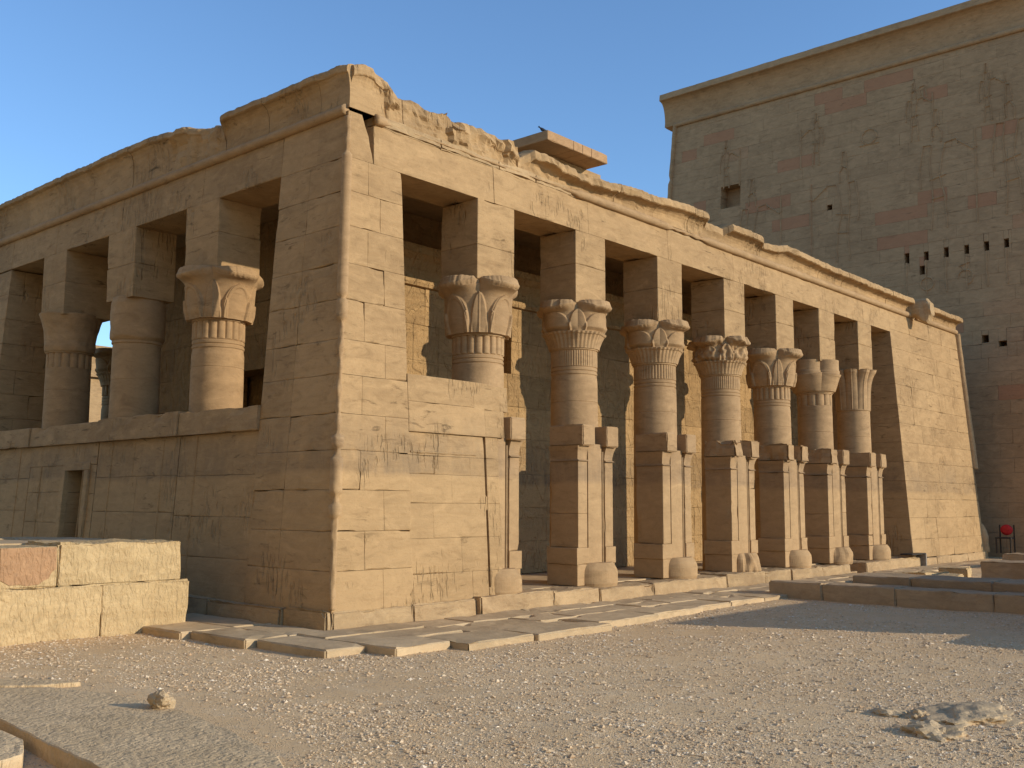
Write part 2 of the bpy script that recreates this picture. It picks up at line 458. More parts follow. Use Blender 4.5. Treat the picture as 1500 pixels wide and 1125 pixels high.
# --- horizontal roll under the cornice
def roll(name, pts_r, u0, u1, side, zc=6.95):
    mb = MB(); rings = []; u = u0
    while u <= u1 + 1e-6:
        r = interp(u, pts_r) if pts_r else 0.078
        worn = r < 0.065
        r += (0.022 if worn else 0.003) * N((u, 0, 0), 4.0, 3.0)
        r = max(r, 0.012); ring = []
        for k in range(12):
            th = 2 * math.pi * k / 12
            d = (0.02 if worn else 0.002) * N((u * 4, math.cos(th), math.sin(th)), 1.5)
            v = 0.0 - (r + d) * math.cos(th) - 0.012; zz = zc + (r + d) * math.sin(th)
            ring.append((u, v, zz) if side == 'long' else (v, u, zz))
        rings.append(ring); u += 0.06
    sweep(mb, rings, True, side != 'long')
    return mb.build(name, M_COLUMN, T, temple_warp, smooth=True)
roll("roll_moulding", [(0.74, 0.078), (1.0, 0.078), (1.12, 0.013), (5.2, 0.013), (5.5, 0.08), (8.2, 0.08), (8.5, 0.03), (9.5, 0.03), (9.8, 0.08), (18.9, 0.082), (20.6, 0.08)], 0.74, 20.6, 'long')
roll("roll_moulding", None, 21.1, 24.85, 'long')
roll("roll_moulding", None, 0.06, 12.8, 'short', 6.97)

# --- cornice
def cornice(name, side, joints, ff, topf, roughf, mat, zb=7.0, lipd=0.25, liph=0.17, offs=None):
    mb = MB()
    for ji, (a, b) in enumerate(zip(joints[:-1], joints[1:])):
        n = max(2, int((b - a) / 0.055)); off = random.uniform(-0.008, 0.008) + (offs[ji] if offs else 0)
        rings = []
        for i in range(n + 1):
            u = a + 0.005 + (b - a - 0.010) * i / n
            f = ff(u); top = topf(u); rg = roughf(u)
            f *= 1 - 0.55 * max(0, N((u, 3, 0), 1.4) - 0.15) * min(1, rg * 40) - 0.25 * max(0, N((u, 8, 0), 6.0)) * min(1, rg * 40)
            top += rg * 1.6 * (round(N((u, 1, 4), 2.4) * 4) / 4) + rg * 0.6 * N((u, 1, 4), 9)
            top -= 0.012 * max(0, N((u, 2, 2), 7)) + 0.035 * max(0, N((u, 5, 2), 11) - 0.15)
            zl = top - liph
            prof = [(0.0, zb), (0.0, zb + 0.06)]
            for q in range(1, 7):
                t = q / 6; prof.append((lipd * 0.9 * f * (1 - math.cos(t * math.pi / 2)) , zb + 0.06 + (zl - zb - 0.06) * math.sin(t * math.pi / 2) ** 0.8 if f > 0.3 else zb + 0.06 + (zl - zb - 0.06) * t))
            prof += [(lipd * 1.02 * f, zl + 0.015), (lipd * 1.04 * f, zl + liph * 0.55), (lipd * 0.98 * f - 0.01, top - 0.02), (lipd * 0.8 * f - 0.05, top),
                     (-0.25, top + 0.02), (-0.6, top + 0.015), (-1.0, top - 0.03), (-1.0, zb)]
            ring = []
            for pi, (d, z) in enumerate(prof):
                p = (u, -d, z)
                if 1 <= pi <= 13:
                    d += off + (rg * 1.3 * (noise.cell((p[0] * 3.1 + p[2] * 1.2, p[2] * 4.3 - p[0] * 0.9, 1.5)) - 0.2 * noise.cell((p[0] * 7 + 2 * p[2], p[2] * 8, 4.5))) if rg > 0.015 else 0) + rg * 0.7 * N(p, 3.2, 2) + rg * 0.8 * N(p, 8.0, 6) - (0.03 * max(0, N(p, 5.0, 11)) if 8 <= pi <= 11 else 0)
                    z += rg * 0.6 * N(p, 4.0, 8) if pi > 2 else 0
                ring.append((u, -d, z) if side == 'long' else (-d, u, z))
            rings.append(ring)
        sweep(mb, rings, True, side == 'long')
    return mb.build(name, mat, T, temple_warp)

LTOP = [(0.02, 7.63), (0.28, 7.68), (0.64, 7.67), (0.95, 7.58), (1.14, 7.55), (1.53, 7.48), (1.87, 7.43), (2.22, 7.45), (2.49, 7.45), (2.52, 7.38), (2.69, 7.40), (3.12, 7.42), (3.6, 7.41),
        (3.92, 7.40), (3.97, 7.22), (4.15, 7.30), (4.3, 7.40), (5.4, 7.29), (6.4, 7.34), (8.3, 7.44), (8.9, 7.48), (9.6, 7.47), (9.7, 7.36), (10.4, 7.35), (10.5, 7.45), (11.8, 7.46), (12.0, 7.36), (12.6, 7.40), (13.0, 7.48), (14.7, 7.42), (16.7, 7.40), (19.8, 7.39), (24.9, 7.38)]
LFF = [(0, 0.30), (0.5, 0.42), (1.05, 0.38), (1.3, 0.08), (1.6, 0.0), (2.5, 0.0), (2.56, 0.25), (3.9, 0.35), (3.98, 0.0), (4.2, 0.25), (4.6, 0.85), (9.55, 1.0), (9.65, 0.25), (10.4, 0.3), (10.5, 1.0), (11.85, 1.0), (11.95, 0.45), (12.5, 0.8), (13, 1.0), (25, 1.0)]
LRG = [(0.0, 0.006), (0.5, 0.012), (0.9, 0.025), (1.3, 0.055), (2.5, 0.06), (3.9, 0.065), (4.2, 0.03), (4.8, 0.024), (8, 0.014), (25, 0.010)]
jl = [0.02, 0.95 + 0.52, 2.51, 3.96, 5.35, 6.55, 7.85, 9.05, 10.45, 11.9, 12.75, 13.6, 14.9, 16.2, 17.5, 19.0, 20.50]
cornice("cornice", 'long', jl, lambda u: interp(u, LFF), lambda u: interp(u, LTOP), lambda u: interp(u, LRG), M_TEMPLE)
cornice("cornice", 'long', [21.16, 22.6, 23.9, 24.95], lambda u: 1.0, lambda u: 7.40, lambda u: 0.008, M_TEMPLE)
STOP = [(0, 7.64), (0.4, 7.66), (1.0, 7.62), (1.9, 7.60), (3.3, 7.62), (3.42, 7.60), (3.46, 7.42), (3.7, 7.56), (4.3, 7.62), (4.5, 7.70), (5.7, 7.80), (6.5, 7.80), (7.7, 7.79), (9.4, 7.79), (13, 7.77)]
SFF = [(0, 0.35), (0.5, 0.45), (1.2, 1.0), (3.42, 1.0), (3.46, 0.12), (4.0, 0.25), (4.5, 0.75), (5.2, 0.95), (13, 1.0)]
js = [-0.02, 1.0, 2.3, 3.45, 4.9, 6.3, 7.7, 9.1, 10.4, 11.7, 12.95]
cornice("cornice", 'short', js, lambda u: interp(u, SFF), lambda u: interp(u, STOP), lambda u: 0.022 if 3.4 < u < 5 else 0.0095, M_TEMPLE, lipd=0.185, liph=0.13)
# rough fill between the roll and the cornice where the moulding is lost
mb = MB()
for a, b in zip([0.75, 2.2, 3.5, 4.4], [2.2, 3.5, 4.4, 5.35]):
    stone_box(mb, (a, -0.015, 6.872), (b, 0.8, 7.03), seg=0.07, erode=0.02, chip=2.5, rough=0.03, gap=0.001)
stone_box(mb, (5.35, 0.02, 6.872), (20.6, 0.8, 7.02), seg=0.4, gap=0.0)
stone_box(mb, (20.55, 0.02, 6.872), (24.9, 0.8, 7.02), seg=0.3, gap=0.0)
stone_box(mb, (0.02, 0.8, 6.925), (0.8, 12.85, 7.02), seg=0.4, gap=0.0)
mb.build("frieze", M_ROUGH, T, temple_warp)

# --- lion-headed water spout (broken)
mb = MB(); rings = []
for i in range(17):
    t = i / 16; y = 0.2 - t * 0.80
    w = 0.19 + 0.03 * math.sin(t * 5) + 0.02 * N((t * 5, 1, 1), 2); h0 = 6.90 - 0.22 * ss(0.35, 0.8, t) + 0.22 * ss(0.8, 1, t); h1 = 7.33 + 0.08 * ss(0.2, 0.6, t) - 0.16 * ss(0.86, 1.0, t)
    ring = []
    for k in range(16):
        th = 2 * math.pi * k / 16; cx_, sx_ = math.cos(th), math.sin(th)
        px = 20.82 + w * math.copysign(abs(cx_) ** 0.55, cx_); pz = (h0 + h1) / 2 + (h1 - h0) / 2 * math.copysign(abs(sx_) ** 0.55, sx_)
        d = 0.035 * N((px, y, pz), 6.0, 2)
        ring.append((px + d, y, pz + d))
    rings.append(ring)
sweep(mb, rings, True, True)
stone_box(mb, (20.50, -0.02, 6.9), (21.16, 0.8, 7.40), seg=0.1, rough=0.02, chip=2)
mb.build("water_spout", M_ROUGH, T, temple_warp)

# --- roof slabs over the ambulatory
mb = MB(); box(mb, (0.45, 0.75, 6.93), (24.4, 12.35, 7.16)); mb.build("roof", M_ROUGH, T, temple_warp)

# --- walled room (naos) inside
mb = MB()
masonry(mb, 3.0, 19.12, 2.86, 3.5, Z_P, 5.40, h=0.62, mn=1.0, mx=1.9, holes=[(6.22, 6.52, 4.6, 4.95)], seg=0.3)
masonry(mb, 3.0, 3.6, 3.5, 10.0, Z_P, 5.40, h=0.62, mn=1.0, mx=1.9, axis=1, seg=0.6, holes=[(5.6, 7.3, 0.3, 4.0)])
box(mb, (3.7, 3.9, 0.2), (19.1, 10.0, 6.92)); box(mb, (3.05, 3.1, 5.4), (19.1, 10.0, 5.6))
box(mb, (3.5, 3.45, 5.9), (19.1, 10.0, 6.92)); box(mb, (3.02, 3.5, 5.41), (3.69, 10.0, 6.92))
mb.build("inner_chamber", M_NAOS, T)
mb = MB(); rings = []
for i in range(160):
    u = 2.9 + 16.2 * i / 159
    pr = [(2.86, 5.40), (2.80, 5.41), (2.775, 5.47), (2.80, 5.53), (2.86, 5.54), (2.86, 5.60), (2.84, 5.72), (2.78, 5.86), (2.68, 5.95), (2.66, 5.96), (2.66, 6.10), (3.6, 6.11), (3.6, 5.40)]
    rings.append([(u, y + 0.008 * N((u, y, z), 3.0), z + 0.006 * N((u, y, z), 4.0, 4)) for y, z in pr])
sweep(mb, rings, True, True)
mb.build("inner_cornice", M_NAOS, T)

# --- small roof chapel and its slab
mb = MB()
masonry(mb, 9.1, 11.1, 4.1, 6.4, 7.1, 9.44, h=0.55, mn=0.8, mx=1.3, seg=0.4)
mb.build("roof_chapel", M_TEMPLE, T)
mb = MB()
for a, b in ((8.39, 9.3), (9.3, 9.62), (9.62, 9.95), (9.95, 10.57)):
    stone_box(mb, (a, 3.5, 9.445), (b, 6.9, 9.665), seg=0.2, erode=0.008, chip=0.6)
mb.build("chapel_roof", M_PYLON, T)

# --- capitals
def lobe(phi, d, rho):
    s = d * math.sin(phi); return d * math.cos(phi) + math.sqrt(max(0.0, rho * rho - s * s))
def local(th, n=4):
    w = 2 * math.pi / n; k = round(th / w); return th - k * w

def capital(name, cx, cy, kind, parent, sd, z0=4.25, z1=5.07, wear=0.0):
    mb = MB(); nt_ = 320
    H = z1 - z0
    if kind in ('open', 'tiered', 'wide'):
        ts = [i / 72 for i in range(73)]; ext = [1.008, 1.016, 1.024, 1.03, 1.04, 1.06]
        D, RHO = {'open': (0.385, 0.365), 'tiered': (0.385, 0.355), 'wide': (0.28, 0.44)}[kind]
        def rf(th, i, t):
            phi = local(th); RL = lobe(phi, D, RHO); dphi = math.pi / 4 - abs(phi)
            tt = min(t, 1.0)
            lip = 0.085 * max(0, math.cos(phi * 2.0)) ** 0.8
            if kind == 'tiered':
                if tt < 0.36:
                    q = tt / 0.36; base = 0.44 + 0.10 * q ** 1.5
                    fl = math.cos(th * 40); r = base + 0.007 * fl * (0.4 + 0.6 * q) + 0.016 * math.cos(th * 8) * q
                    if tt > 0.30: r += 0.014
                else:
                    q = (tt - 0.36) / 0.64; g = 0.28 * q + 0.12 * q ** 2 + 0.60 * ss(0.60, 0.99, q) ** 1.25
                    r = 0.47 + (RL - 0.47) * (0.25 * ss(0, 0.15, q) + 0.75 * g)
                    lw = 0.60 * math.sqrt(max(0, 1 - (q / 0.66) ** 2)) if q < 0.66 else 0
                    if lw: r += 0.026 * ss(lw + 0.02, lw - 0.05, abs(phi)) if False else 0.026 * (1 - ss(lw - 0.06, lw + 0.01, abs(phi)))
                    lw2 = 0.30 * math.sqrt(max(0, 1 - (q / 0.74) ** 2)) if q < 0.74 else 0
                    if lw2: r += 0.055 * (1 - ss(lw2 - 0.05, lw2 + 0.02, dphi)) * (1 - 0.25 * dphi / max(lw2, 0.05))
            else:
                q = tt; g = 0.30 * q + 0.12 * q ** 2 + 0.58 * ss(0.62, 0.99, q) ** 1.25
                r = 0.455 + (RL - 0.455) * (0.10 * ss(0, 0.2, q) + 0.90 * g)
                lw = 0.58 * math.sqrt(max(0, 1 - (q / 0.70) ** 2)) if q < 0.70 else 0
                if lw: r += 0.030 * (1 - ss(lw - 0.07, lw + 0.01, abs(phi)))
                lw3 = 0.42 * math.sqrt(max(0, 1 - (q / 0.62) ** 2)) if q < 0.62 else 0
                if lw3: r -= 0.014 * (1 - ss(lw3 - 0.05, lw3 + 0.02, abs(phi))) * 1.0
                lw2 = 0.27 * math.sqrt(max(0, 1 - (q / 0.74) ** 2)) if q < 0.74 else 0
                if lw2: r += 0.050 * (1 - ss(lw2 - 0.05, lw2 + 0.02, dphi)) * (1 - 0.3 * dphi / max(lw2, 0.05))
                r += 0.010 * (1 - ss(0.012, 0.03, dphi)) * (q < 0.74)
                if lw: r -= 0.012 * (1 - ss(0.0, 0.022, abs(abs(phi) - lw * 0.80)))
                for c0 in (0.40,):
                    if q < 0.40:
                        w0 = 0.075 * math.sqrt(max(0, 1 - (q / 0.40) ** 4))
                        r += 0.036 * (1 - ss(w0 - 0.03, w0 + 0.02, abs(abs(phi) - c0)))
            z = z0 + H * 0.985 * tt - (0.105 * max(0, math.cos(phi * 2.0)) ** 1.1) * ss(0.70, 1.0, tt)
            if t > 1.03: r = r - 0.12; z = z1 + 0.015
            elif t > 1.0: r = r - 0.10 * (t - 1.0) / 0.03 * 0.45; z = z + (z1 - z) * ss(0.0, 1.0, (t - 1.0) / 0.032)
            if t > 1.05: r = 0.30
            if wear and tt > 0.35:
                p = (math.cos(th) * 2, math.sin(th) * 2, tt * 2)
                r -= wear * max(0, N(p, 1.1, sd) + 0.25) * ss(0.4, 0.8, tt) * 0.45 - wear * 0.14 * N(p, 4, sd)
            elif t > 0.9:
                p = (math.cos(th) * 2, math.sin(th) * 2, 1.0)
                r -= 0.07 * max(0, N(p, 1.7, sd) - 0.18) + 0.012 * max(0, N(p, 9, sd)); z -= 0.010 * N(p, 7, sd)
            return r, z
        revolve(mb, cx, cy, ts + ext, rf, nt_, True, 0.004, sd)
    elif kind == 'drums':
        ts = [i / 44 for i in range(45)] + [1.02, 1.05]
        def rf(th, i, t):
            phi = local(th); tt = min(1, t)
            if tt < 0.60: q = tt / 0.60; r = 0.44 + (lobe(phi, 0.20, 0.45) - 0.44) * (0.15 + 0.85 * q ** 0.9) if q > 0.04 else 0.44
            elif tt < 0.66: r = lobe(phi, 0.26, 0.36)
            else: r = lobe(phi, 0.27, 0.335) + 0.01 * (tt - 0.66)
            z = z0 + H * tt - (0.035 * max(0, math.cos(2 * phi)) if 0.5 < tt < 0.64 else 0)
            if t > 1.01: r -= 0.02
            if t > 1.03: r = 0.30
            return r, z
        revolve(mb, cx, cy, ts, rf, nt_, True, 0.008, sd)
    elif kind == 'palm':
        ts = [i / 50 for i in range(51)] + [1.02, 1.05]
        def rf(th, i, t):
            phi = local(th, 9); w = math.pi / 9; tt = min(1, t)
            g = 0.18 * tt + 0.82 * tt ** 5.0
            prof = max(0.0, math.cos(phi / w * math.pi / 2)) ** 0.6
            R1 = 0.50 + 0.115 * prof
            r = 0.405 + 0.018 * prof + (R1 - 0.42) * g
            r += 0.014 * (1 - ss(0.02, 0.05, abs(phi))) * (1 - tt * 0.4)
            z = z0 + H * (0.96 * tt) - 0.07 * ss(0.85, 1.0, tt) * 0 + (0.035 * prof if tt > 0.97 else 0)
            if t > 1.01: r -= 0.05; z = z1
            if t > 1.03: r = 0.30
            return r, z
        revolve(mb, cx, cy, ts, rf, nt_, True, 0.003, sd)
    elif kind == 'boss':       # left unfinished: a plain swelling
        ts = [i / 30 for i in range(31)]
        def rf(th, i, t):
            r = 0.40 + 0.055 * ss(0.0, 0.10, t) - 0.02 * ss(0.85, 1.0, t)
            if t < 0.04: r = 0.40
            return r, z0 + H * t - 0.02 * math.cos(th * 4 + 1) * (1 - t)
        revolve(mb, cx, cy, ts, rf, 96, True, 0.016, sd)
    elif kind == 'bell':       # rough blocked-out bell
        ts = [i / 36 for i in range(37)]
        def rf(th, i, t):
            phi = local(th); RL = lobe(phi, 0.16, 0.42)
            r = 0.43 + (RL - 0.43) * (0.2 * t + 0.8 * t ** 2) + 0.02 * (1 - ss(0.0, 0.18, abs(t - 0.12)))
            return r, z0 + H * t
        revolve(mb, cx, cy, ts, rf, 128, True, 0.022, sd)
    return mb.build(name, M_COLUMN, parent, None, smooth=kind in ('boss', 'bell'))

def shaft(cx, cy, zb, z_ring, stems, bands=True, drum=(2.2, 3.35)):
    """column shaft with its carved neck: stems below the ring, then bands"""
    mb = MB(); zs = []
    z = zb
    zn = z_ring - 0.28
    while z < z_ring - 0.5: zs.append(z); z += 0.09
    while z < z_ring + 0.005: zs.append(z); z += 0.011
    zs += [z_ring + 0.006, z_ring + 0.012, z_ring + 0.035, z_ring + 0.04]
    for d in drum:
        if zb < d < z_ring - 0.6: zs += [d - 0.012, d - 0.004, d + 0.004, d + 0.012]
    zs = sorted(zs)
    nth = 220
    def rf(th, i, z):
        t = (z - 0.3) / 4.2; r = 0.43 - 0.032 * t
        if any(abs(z - d) < 0.006 for d in drum): r -= 0.006
        if stems and zn < z < z_ring - 0.004:
            w = 2 * math.pi / stems; ph = local(th + w / 2, stems) / (w / 2)
            dep = 0.030 if stems < 30 else 0.012
            env = ss(zn, zn + 0.012, z)
            r += env * (dep * (math.sqrt(max(0, 1 - (ph / 0.86) ** 2)) if abs(ph) < 0.86 else 0) - dep * 0.75)
        if bands and zn - 0.34 < z < zn:
            q = (zn - z) / 0.068; fr = q - math.floor(q)
            if fr < 0.25: r -= 0.013
        if z > z_ring: r += 0.02
        return r, z
    revolve(mb, cx, cy, zs, rf, nth, True, 0.003, cx * 3)
    return mb.build("column", M_COLUMN, T)

def impost(cx, cy, half, y0, y1, side, parent, zb=5.03):
    mb = MB(); zs = [zb, zb + 0.62 + random.uniform(-0.08, 0.08), Z_L]
    for a, b in zip(zs[:-1], zs[1:]):
        if side == 'long': stone_box(mb, (cx - half, y0, a), (cx + half, y1, b), seg=0.12, rough=0.006, chip=0.5, erode=0.004)
        else: stone_box(mb, (y0, cy - half, a), (y1, cy + half, b + (0.02 if b == Z_L else 0)), seg=0.12, rough=0.006)
    return mb.build("impost_block", M_TEMPLE, parent)

def jamb(cx, s, parent, block=1.0, sd=0):
    """half a doorway jamb set against the column: plinth, post, hollow neck and square head block"""
    mb = MB()
    xo, xi = (-0.53, -0.285) if s < 0 else (0.43, 0.205)
    DP = 0.62
    def bx(xa, xb, y0, y1, za, zb, **kw):
        a, b = sorted((cx + xa, cx + xb)); stone_box(mb, (a, y0, za), (b, y1, zb), **kw)
    kw = dict(seg=0.10, rough=0.006, chip=0.7, erode=0.003, gap=0.0002)
    bx(xo * 1.07, xi * 0.9, 0.02, DP + 0.04, Z_P, 0.64, **kw)
    bx(xo * 1.11 if s < 0 else xo * 1.12, xi * 0.95, 0.01, DP + 0.03, 0.64, 0.91, **kw)
    zm = 1.7 + random.uniform(-0.3, 0.25)
    zs = [0.91, zm, 2.33] if abs(zm - 1.7) > 0.22 else [0.91, 2.33]
    for a, b in zip(zs[:-1], zs[1:]): bx(xo, xi, 0.03, DP, a, b, **kw)
    # hollow neck
    rings = []
    a, b = sorted((cx + xo, cx + xi))
    for i in range(9):
        t = i / 8; z = 2.33 + 0.25 * t
        d = 0.035 if t < 0.06 else -0.0 + 0.05 * t ** 2.2 - 0.012
        x_o = 0.05 * t ** 2.2 if t > 0.06 else 0.02
        aa, bb = (a - x_o, b) if s < 0 else (a, b + x_o)
        rings.append([(aa, 0.03 - d, z), (bb, 0.03 - d, z), (bb, DP, z), (aa, DP, z)])
    sweep(mb, rings)
    # head block
    h = 0.035
    bx((xo - 0.012) if s < 0 else (xo + 0.03), -0.20 if s < 0 else 0.115, -0.085, DP + 0.02, 2.58, 2.93, seg=0.07, rough=0.006 + 0.05 * (1 - block), chip=1.0 + 5 * (1 - block), erode=0.014 + 0.05 * (1 - block), gap=0.001)
    # fine strips in front
    xs0, xs1 = sorted((cx + xi * 1.0, cx + xi * 0.80))
    return mb.build("door_jamb", M_COLUMN, parent, lambda V: V + np.array([-0.07, 0.20, 0]))

def strip(mb, cx, w0, w1, z0, z1, y=0.03):
    rings = []
    n = 10
    for z in np.linspace(z0, z1, 24):
        ring = [(cx + w0 + (w1 - w0) * i / n, y - 0.012 * math.sin(math.pi * i / n) + 0.003 * N((i * .3, z * 3, cx), 2.0), z) for i in range(n + 1)]
        ring += [(cx + w1, 0.7, z), (cx + w0, 0.7, z)]
        rings.append(ring)
    sweep(mb, rings)

def base_drum(cx, parent, rr=0.45, wear=0.0, z1=0.66):
    mb = MB(); zs = [0.27, 0.33, 0.40, 0.48, 0.545, 0.58, 0.61, 0.63, 0.645, z1]
    def rf(th, i, z):
        t = max(0, (z - 0.50) / 0.16); r = rr * (1 - 0.20 * min(1, t) ** 1.7) - (0.02 if z < 0.3 else 0)
        p = (math.cos(th) * 3, math.sin(th) * 3, z * 3)
        return r - wear * max(0, N(p, 0.9, cx) + 0.2), z
    revolve(mb, cx - 0.05, 0.40, zs, rf, 64, True, 0.012, cx)
    return mb.build("base_drum", M_COLUMN, parent)

KIND = ['open', 'tiered', 'tiered', 'tiered', 'open', 'drums', 'palm']
STEMS = [20, 60, 44, 60, 20, 12, 0]
RING = [4.18, 4.24, 4.25, 4.27, 4.23, 4.26, 4.02]
CAPLAB = ["open four-flowered capital with tall leaves", "flower capital with a fluted lower tier", "flower capital with a fluted lower tier, chipped lip", "badly broken flower capital", "open four-flowered capital on grouped stems", "unfinished capital blocked out in two steps", "slender palm-leaf capital"]
BLK = [(0, 1.0), (1.0, 0.97), (1.0, 1.0), (0.0, 0.45), (0.0, 0.1), (0.1, 1.0), (0.9, 1.0)]
for i, cx in enumerate(CX):
    zb = Z_P
    c = shaft(cx, 0.78, zb, RING[i], STEMS[i], bands=i not in (5, 6))
    c['label'] = "column with " + CAPLAB[i]
    cap = capital("capital", cx, 0.78, KIND[i], c, 11.0 * i + 3, z0=RING[i] + 0.03, wear=0.30 if i == 3 else 0.0)
    cap['label'] = CAPLAB[i]
    impost(cx, 0, 0.425, 0.405, 1.20, 'long', c)
    mb = MB()
    strip(mb, cx, -0.255, 0.115, 0.55, 2.62, 0.035); strip(mb, cx, 0.145, 0.180, 0.55, 2.50, 0.045)
    mb.build("engaged_strip", M_COLUMN, c, lambda V: V + np.array([-0.07, 0.20, 0]))
    if i > 0: jamb(cx, -1, c, BLK[i][0])
    jamb(cx, 1, c, BLK[i][1])
    base_drum(cx, c, wear=0.13 if i == 3 else (0.06 if i == 5 else 0.0))

KS = ['wide', 'boss', 'bell']; SS_ = [20, 0, 16]; RS = [4.42, 4.34, 4.40]
LABS = ["broad open flower capital", "plain unfinished capital", "rough half-cut bell capital"]
for i, cy in enumerate(CY):
    c = shaft(0.78, cy, Z_P, RS[i], SS_[i], bands=(i == 0), drum=(2.0, 3.7))
    c['label'] = "column of the shaded side with " + LABS[i]
    cap = capital("capital", 0.78, cy, KS[i], c, 50 + 7 * i, z0=RS[i] + 0.03, z1=5.24 if i == 0 else 5.14)
    cap['label'] = LABS[i]
    impost(0, cy, 0.47, 0.405, 1.18 if i < 2 else 1.36, 'short', c, zb=5.2 if i == 0 else 5.1)

# --- screen walls
mb = MB()
zs = [Z_P - 0.045, 0.66, 1.14, 1.62, 2.02, 2.28, 2.60]
for a, b in zip(zs[:-1], zs[1:]):
    us = splits(1.402, 2.93, 0.42, 1.05)
    for ua, ub in zip(us[:-1], us[1:]):
        stone_box(mb, (ua, 0.045 + random.uniform(0, 0.004), a), (ub, 0.5, b), seg=0.11, rough=0.005, erode=0.002, chip=0.2)
    stone_box(mb, (2.965, 0.04, a), (3.235, 0.5, b), seg=0.11, rough=0.005, erode=0.002, chip=0.2)
stone_box(mb, (2.925, 0.05, 1.52), (2.98, 0.3, 1.74), seg=0.1, erode=0.01); stone_box(mb, (2.925, 0.035, 0.3), (2.98, 0.3, 0.42), seg=0.1, erode=0.01)
stone_box(mb, (1.402, 0.0, 2.60), (2.94, 0.5, 3.02), seg=0.1, rough=0.004, chip=0.4)
stone_box(mb, (2.94, 0.004, 2.60), (3.36, 0.5, 3.00), seg=0.1, rough=0.004)
stone_box(mb, (1.402, 0.0, 3.02), (2.72, 0.5, 3.40), seg=0.1, rough=0.007)
stone_box(mb, (2.72, 0.006, 3.0), (3.12, 0.5, 3.40), seg=0.1, rough=0.007)
stone_box(mb, (3.12, 0.05, 3.0), (3.50, 0.5, 3.38), seg=0.1, rough=0.007)
# worn bead along the screen
rings = []
for i in range(44):
    u = 1.45 + 1.3 * i / 43; r = 0.012 + 0.014 * max(0, N((u, 0, 0), 7.0) + 0.3)
    rings.append([(u, 0.045 - r * math.cos(2 * math.pi * k / 8), 2.325 + r * math.sin(2 * math.pi * k / 8)) for k in range(8)])
sweep(mb, rings)
mb.build("screen_wall", M_TEMPLE, T, temple_warp)

mb = MB()
bays = [(1.902, 3.50), (4.42, 6.05), (6.95, 8.60)]
edges = [1.902, 3.95, 6.50, 9.05, 10.99]
DOOR = (6.86, 7.56)
for i, (a, b) in enumerate(zip(edges[:-1], edges[1:])):
    holes = [(DOOR[0], DOOR[1], 0.3, 2.2)] if i == 2 else []
    if i == 2:
        masonry(mb, 0.03, 0.75, a + .02, DOOR[0], Z_P, 2.25, h=0.5, mn=0.5, mx=0.9, axis=1); masonry(mb, 0.03, 0.75, DOOR[1], b, Z_P, 2.25, h=0.5, mn=0.6, mx=1.1, axis=1)
        stone_box(mb, (0.02, a + .02, 2.25), (0.75, b, 2.62), seg=0.14)
        stone_box(mb, (0.0, DOOR[0] - 0.14, 2.16), (0.1, DOOR[1] + 0.14, 2.30), seg=0.14)
        stone_box(mb, (-0.02, DOOR[0] - 0.14, 0.3), (0.1, DOOR[0], 2.16), seg=0.14); stone_box(mb, (-0.02, DOOR[1], 0.3), (0.1, DOOR[1] + 0.14, 2.16), seg=0.14)
    else:
        masonry(mb, 0.03, 0.75, a + .02, b, Z_P - 0.05, 2.62, h=0.58, mn=1.1, mx=2.0, axis=1, erode=0.003, chip=0.2)
    stone_box(mb, (-0.05 - 0.025 * (i % 2), a if i else a, 2.62), (0.75, b - 0.012, 2.97 + 0.03 * (i == 1)), seg=0.12, rough=0.008, chip=1.6)
for cy in CY:
    for s in (-0.47, 0.47):
        rings = [[(0.03 - 0.014 * math.cos(2 * math.pi * k / 8), cy + s + 0.014 * math.sin(2 * math.pi * k / 8), z) for k in range(8)] for z in np.linspace(Z_P, 2.6, 14)]
        sweep(mb, rings)
mb.build("screen_wall", M_TEMPLE, T, temple_warp)

# --- far (western) colonnade, mostly ruined: what shows through the gaps
mb = MB(); masonry(mb, 1.4, 19.0, 12.3, 12.9, Z_P, 3.4, h=0.55, mn=1.0, mx=1.7, seg=0.5); mb.build("screen_wall", M_TEMPLE, T, temple_warp)
mb = MB(); masonry(mb, 5.4, 24.5, 12.0, 12.9, Z_L, Z_T, h=0.6, mn=2.0, mx=2.6, seg=0.6); mb.build("architrave", M_TEMPLE, T, temple_warp)
for cx in (3.47, 5.83, 8.33):
    c = shaft(cx, TW - 0.76, Z_P, 4.3, 20); capital("capital", cx, TW - 0.76, 'tiered', c, cx)
    if cx > 5: 
        mb = MB(); stone_box(mb, (cx - .425, TW - 1.2, 5.1), (cx + .425, TW - .02, Z_L), seg=0.3); mb.build("impost_block", M_TEMPLE, c, temple_warp)

# ================================================================== PYLON
PY = empty("temple_pylon", (26, 0, 0.2))
tag(PY, "huge grey brown sandstone gate tower in shadow, rising behind the end of the colonnade", "tower")
PX = 26.0; PB = 0.065; PZ = 17.25; PYL = 13.25; PYR = -2.05
def pylon_warp(V):
    V = V.copy(); z = np.maximum(V[:, 2], 0)
    V[:, 0] += PB * z * np.clip(1 - (V[:, 0] - PX) / 3.0, 0, 1)
    V[:, 1] -= PB * z * np.clip((V[:, 1] - (PYL - 3)) / 3.0, 0, 1) - 0.015 * z * np.clip((PYR + 3 - V[:, 1]) / 3.0, 0, 1)
    V[:, 0] -= 26; V[:, 2] -= 0.2
    return V
mb = MB()
holes = [(9.1, 9.95, 13.2, 14.1)]
HO = [2.68, 2.03, 1.37, 0.70, 0.04, -0.60, -1.3]
for h in HO: holes.append((h - 0.09, h + 0.07, 9.88 + 0.03 * math.sin(h * 9), 10.2 + 0.03 * math.sin(h * 5)))
holes += [(0.06, 0.28, 6.85, 7.1), (-0.50, -0.24, 6.68, 6.86), (2.0, 2.25, 9.4, 9.7), (5.35, 5.55, 12.3, 12.5)]
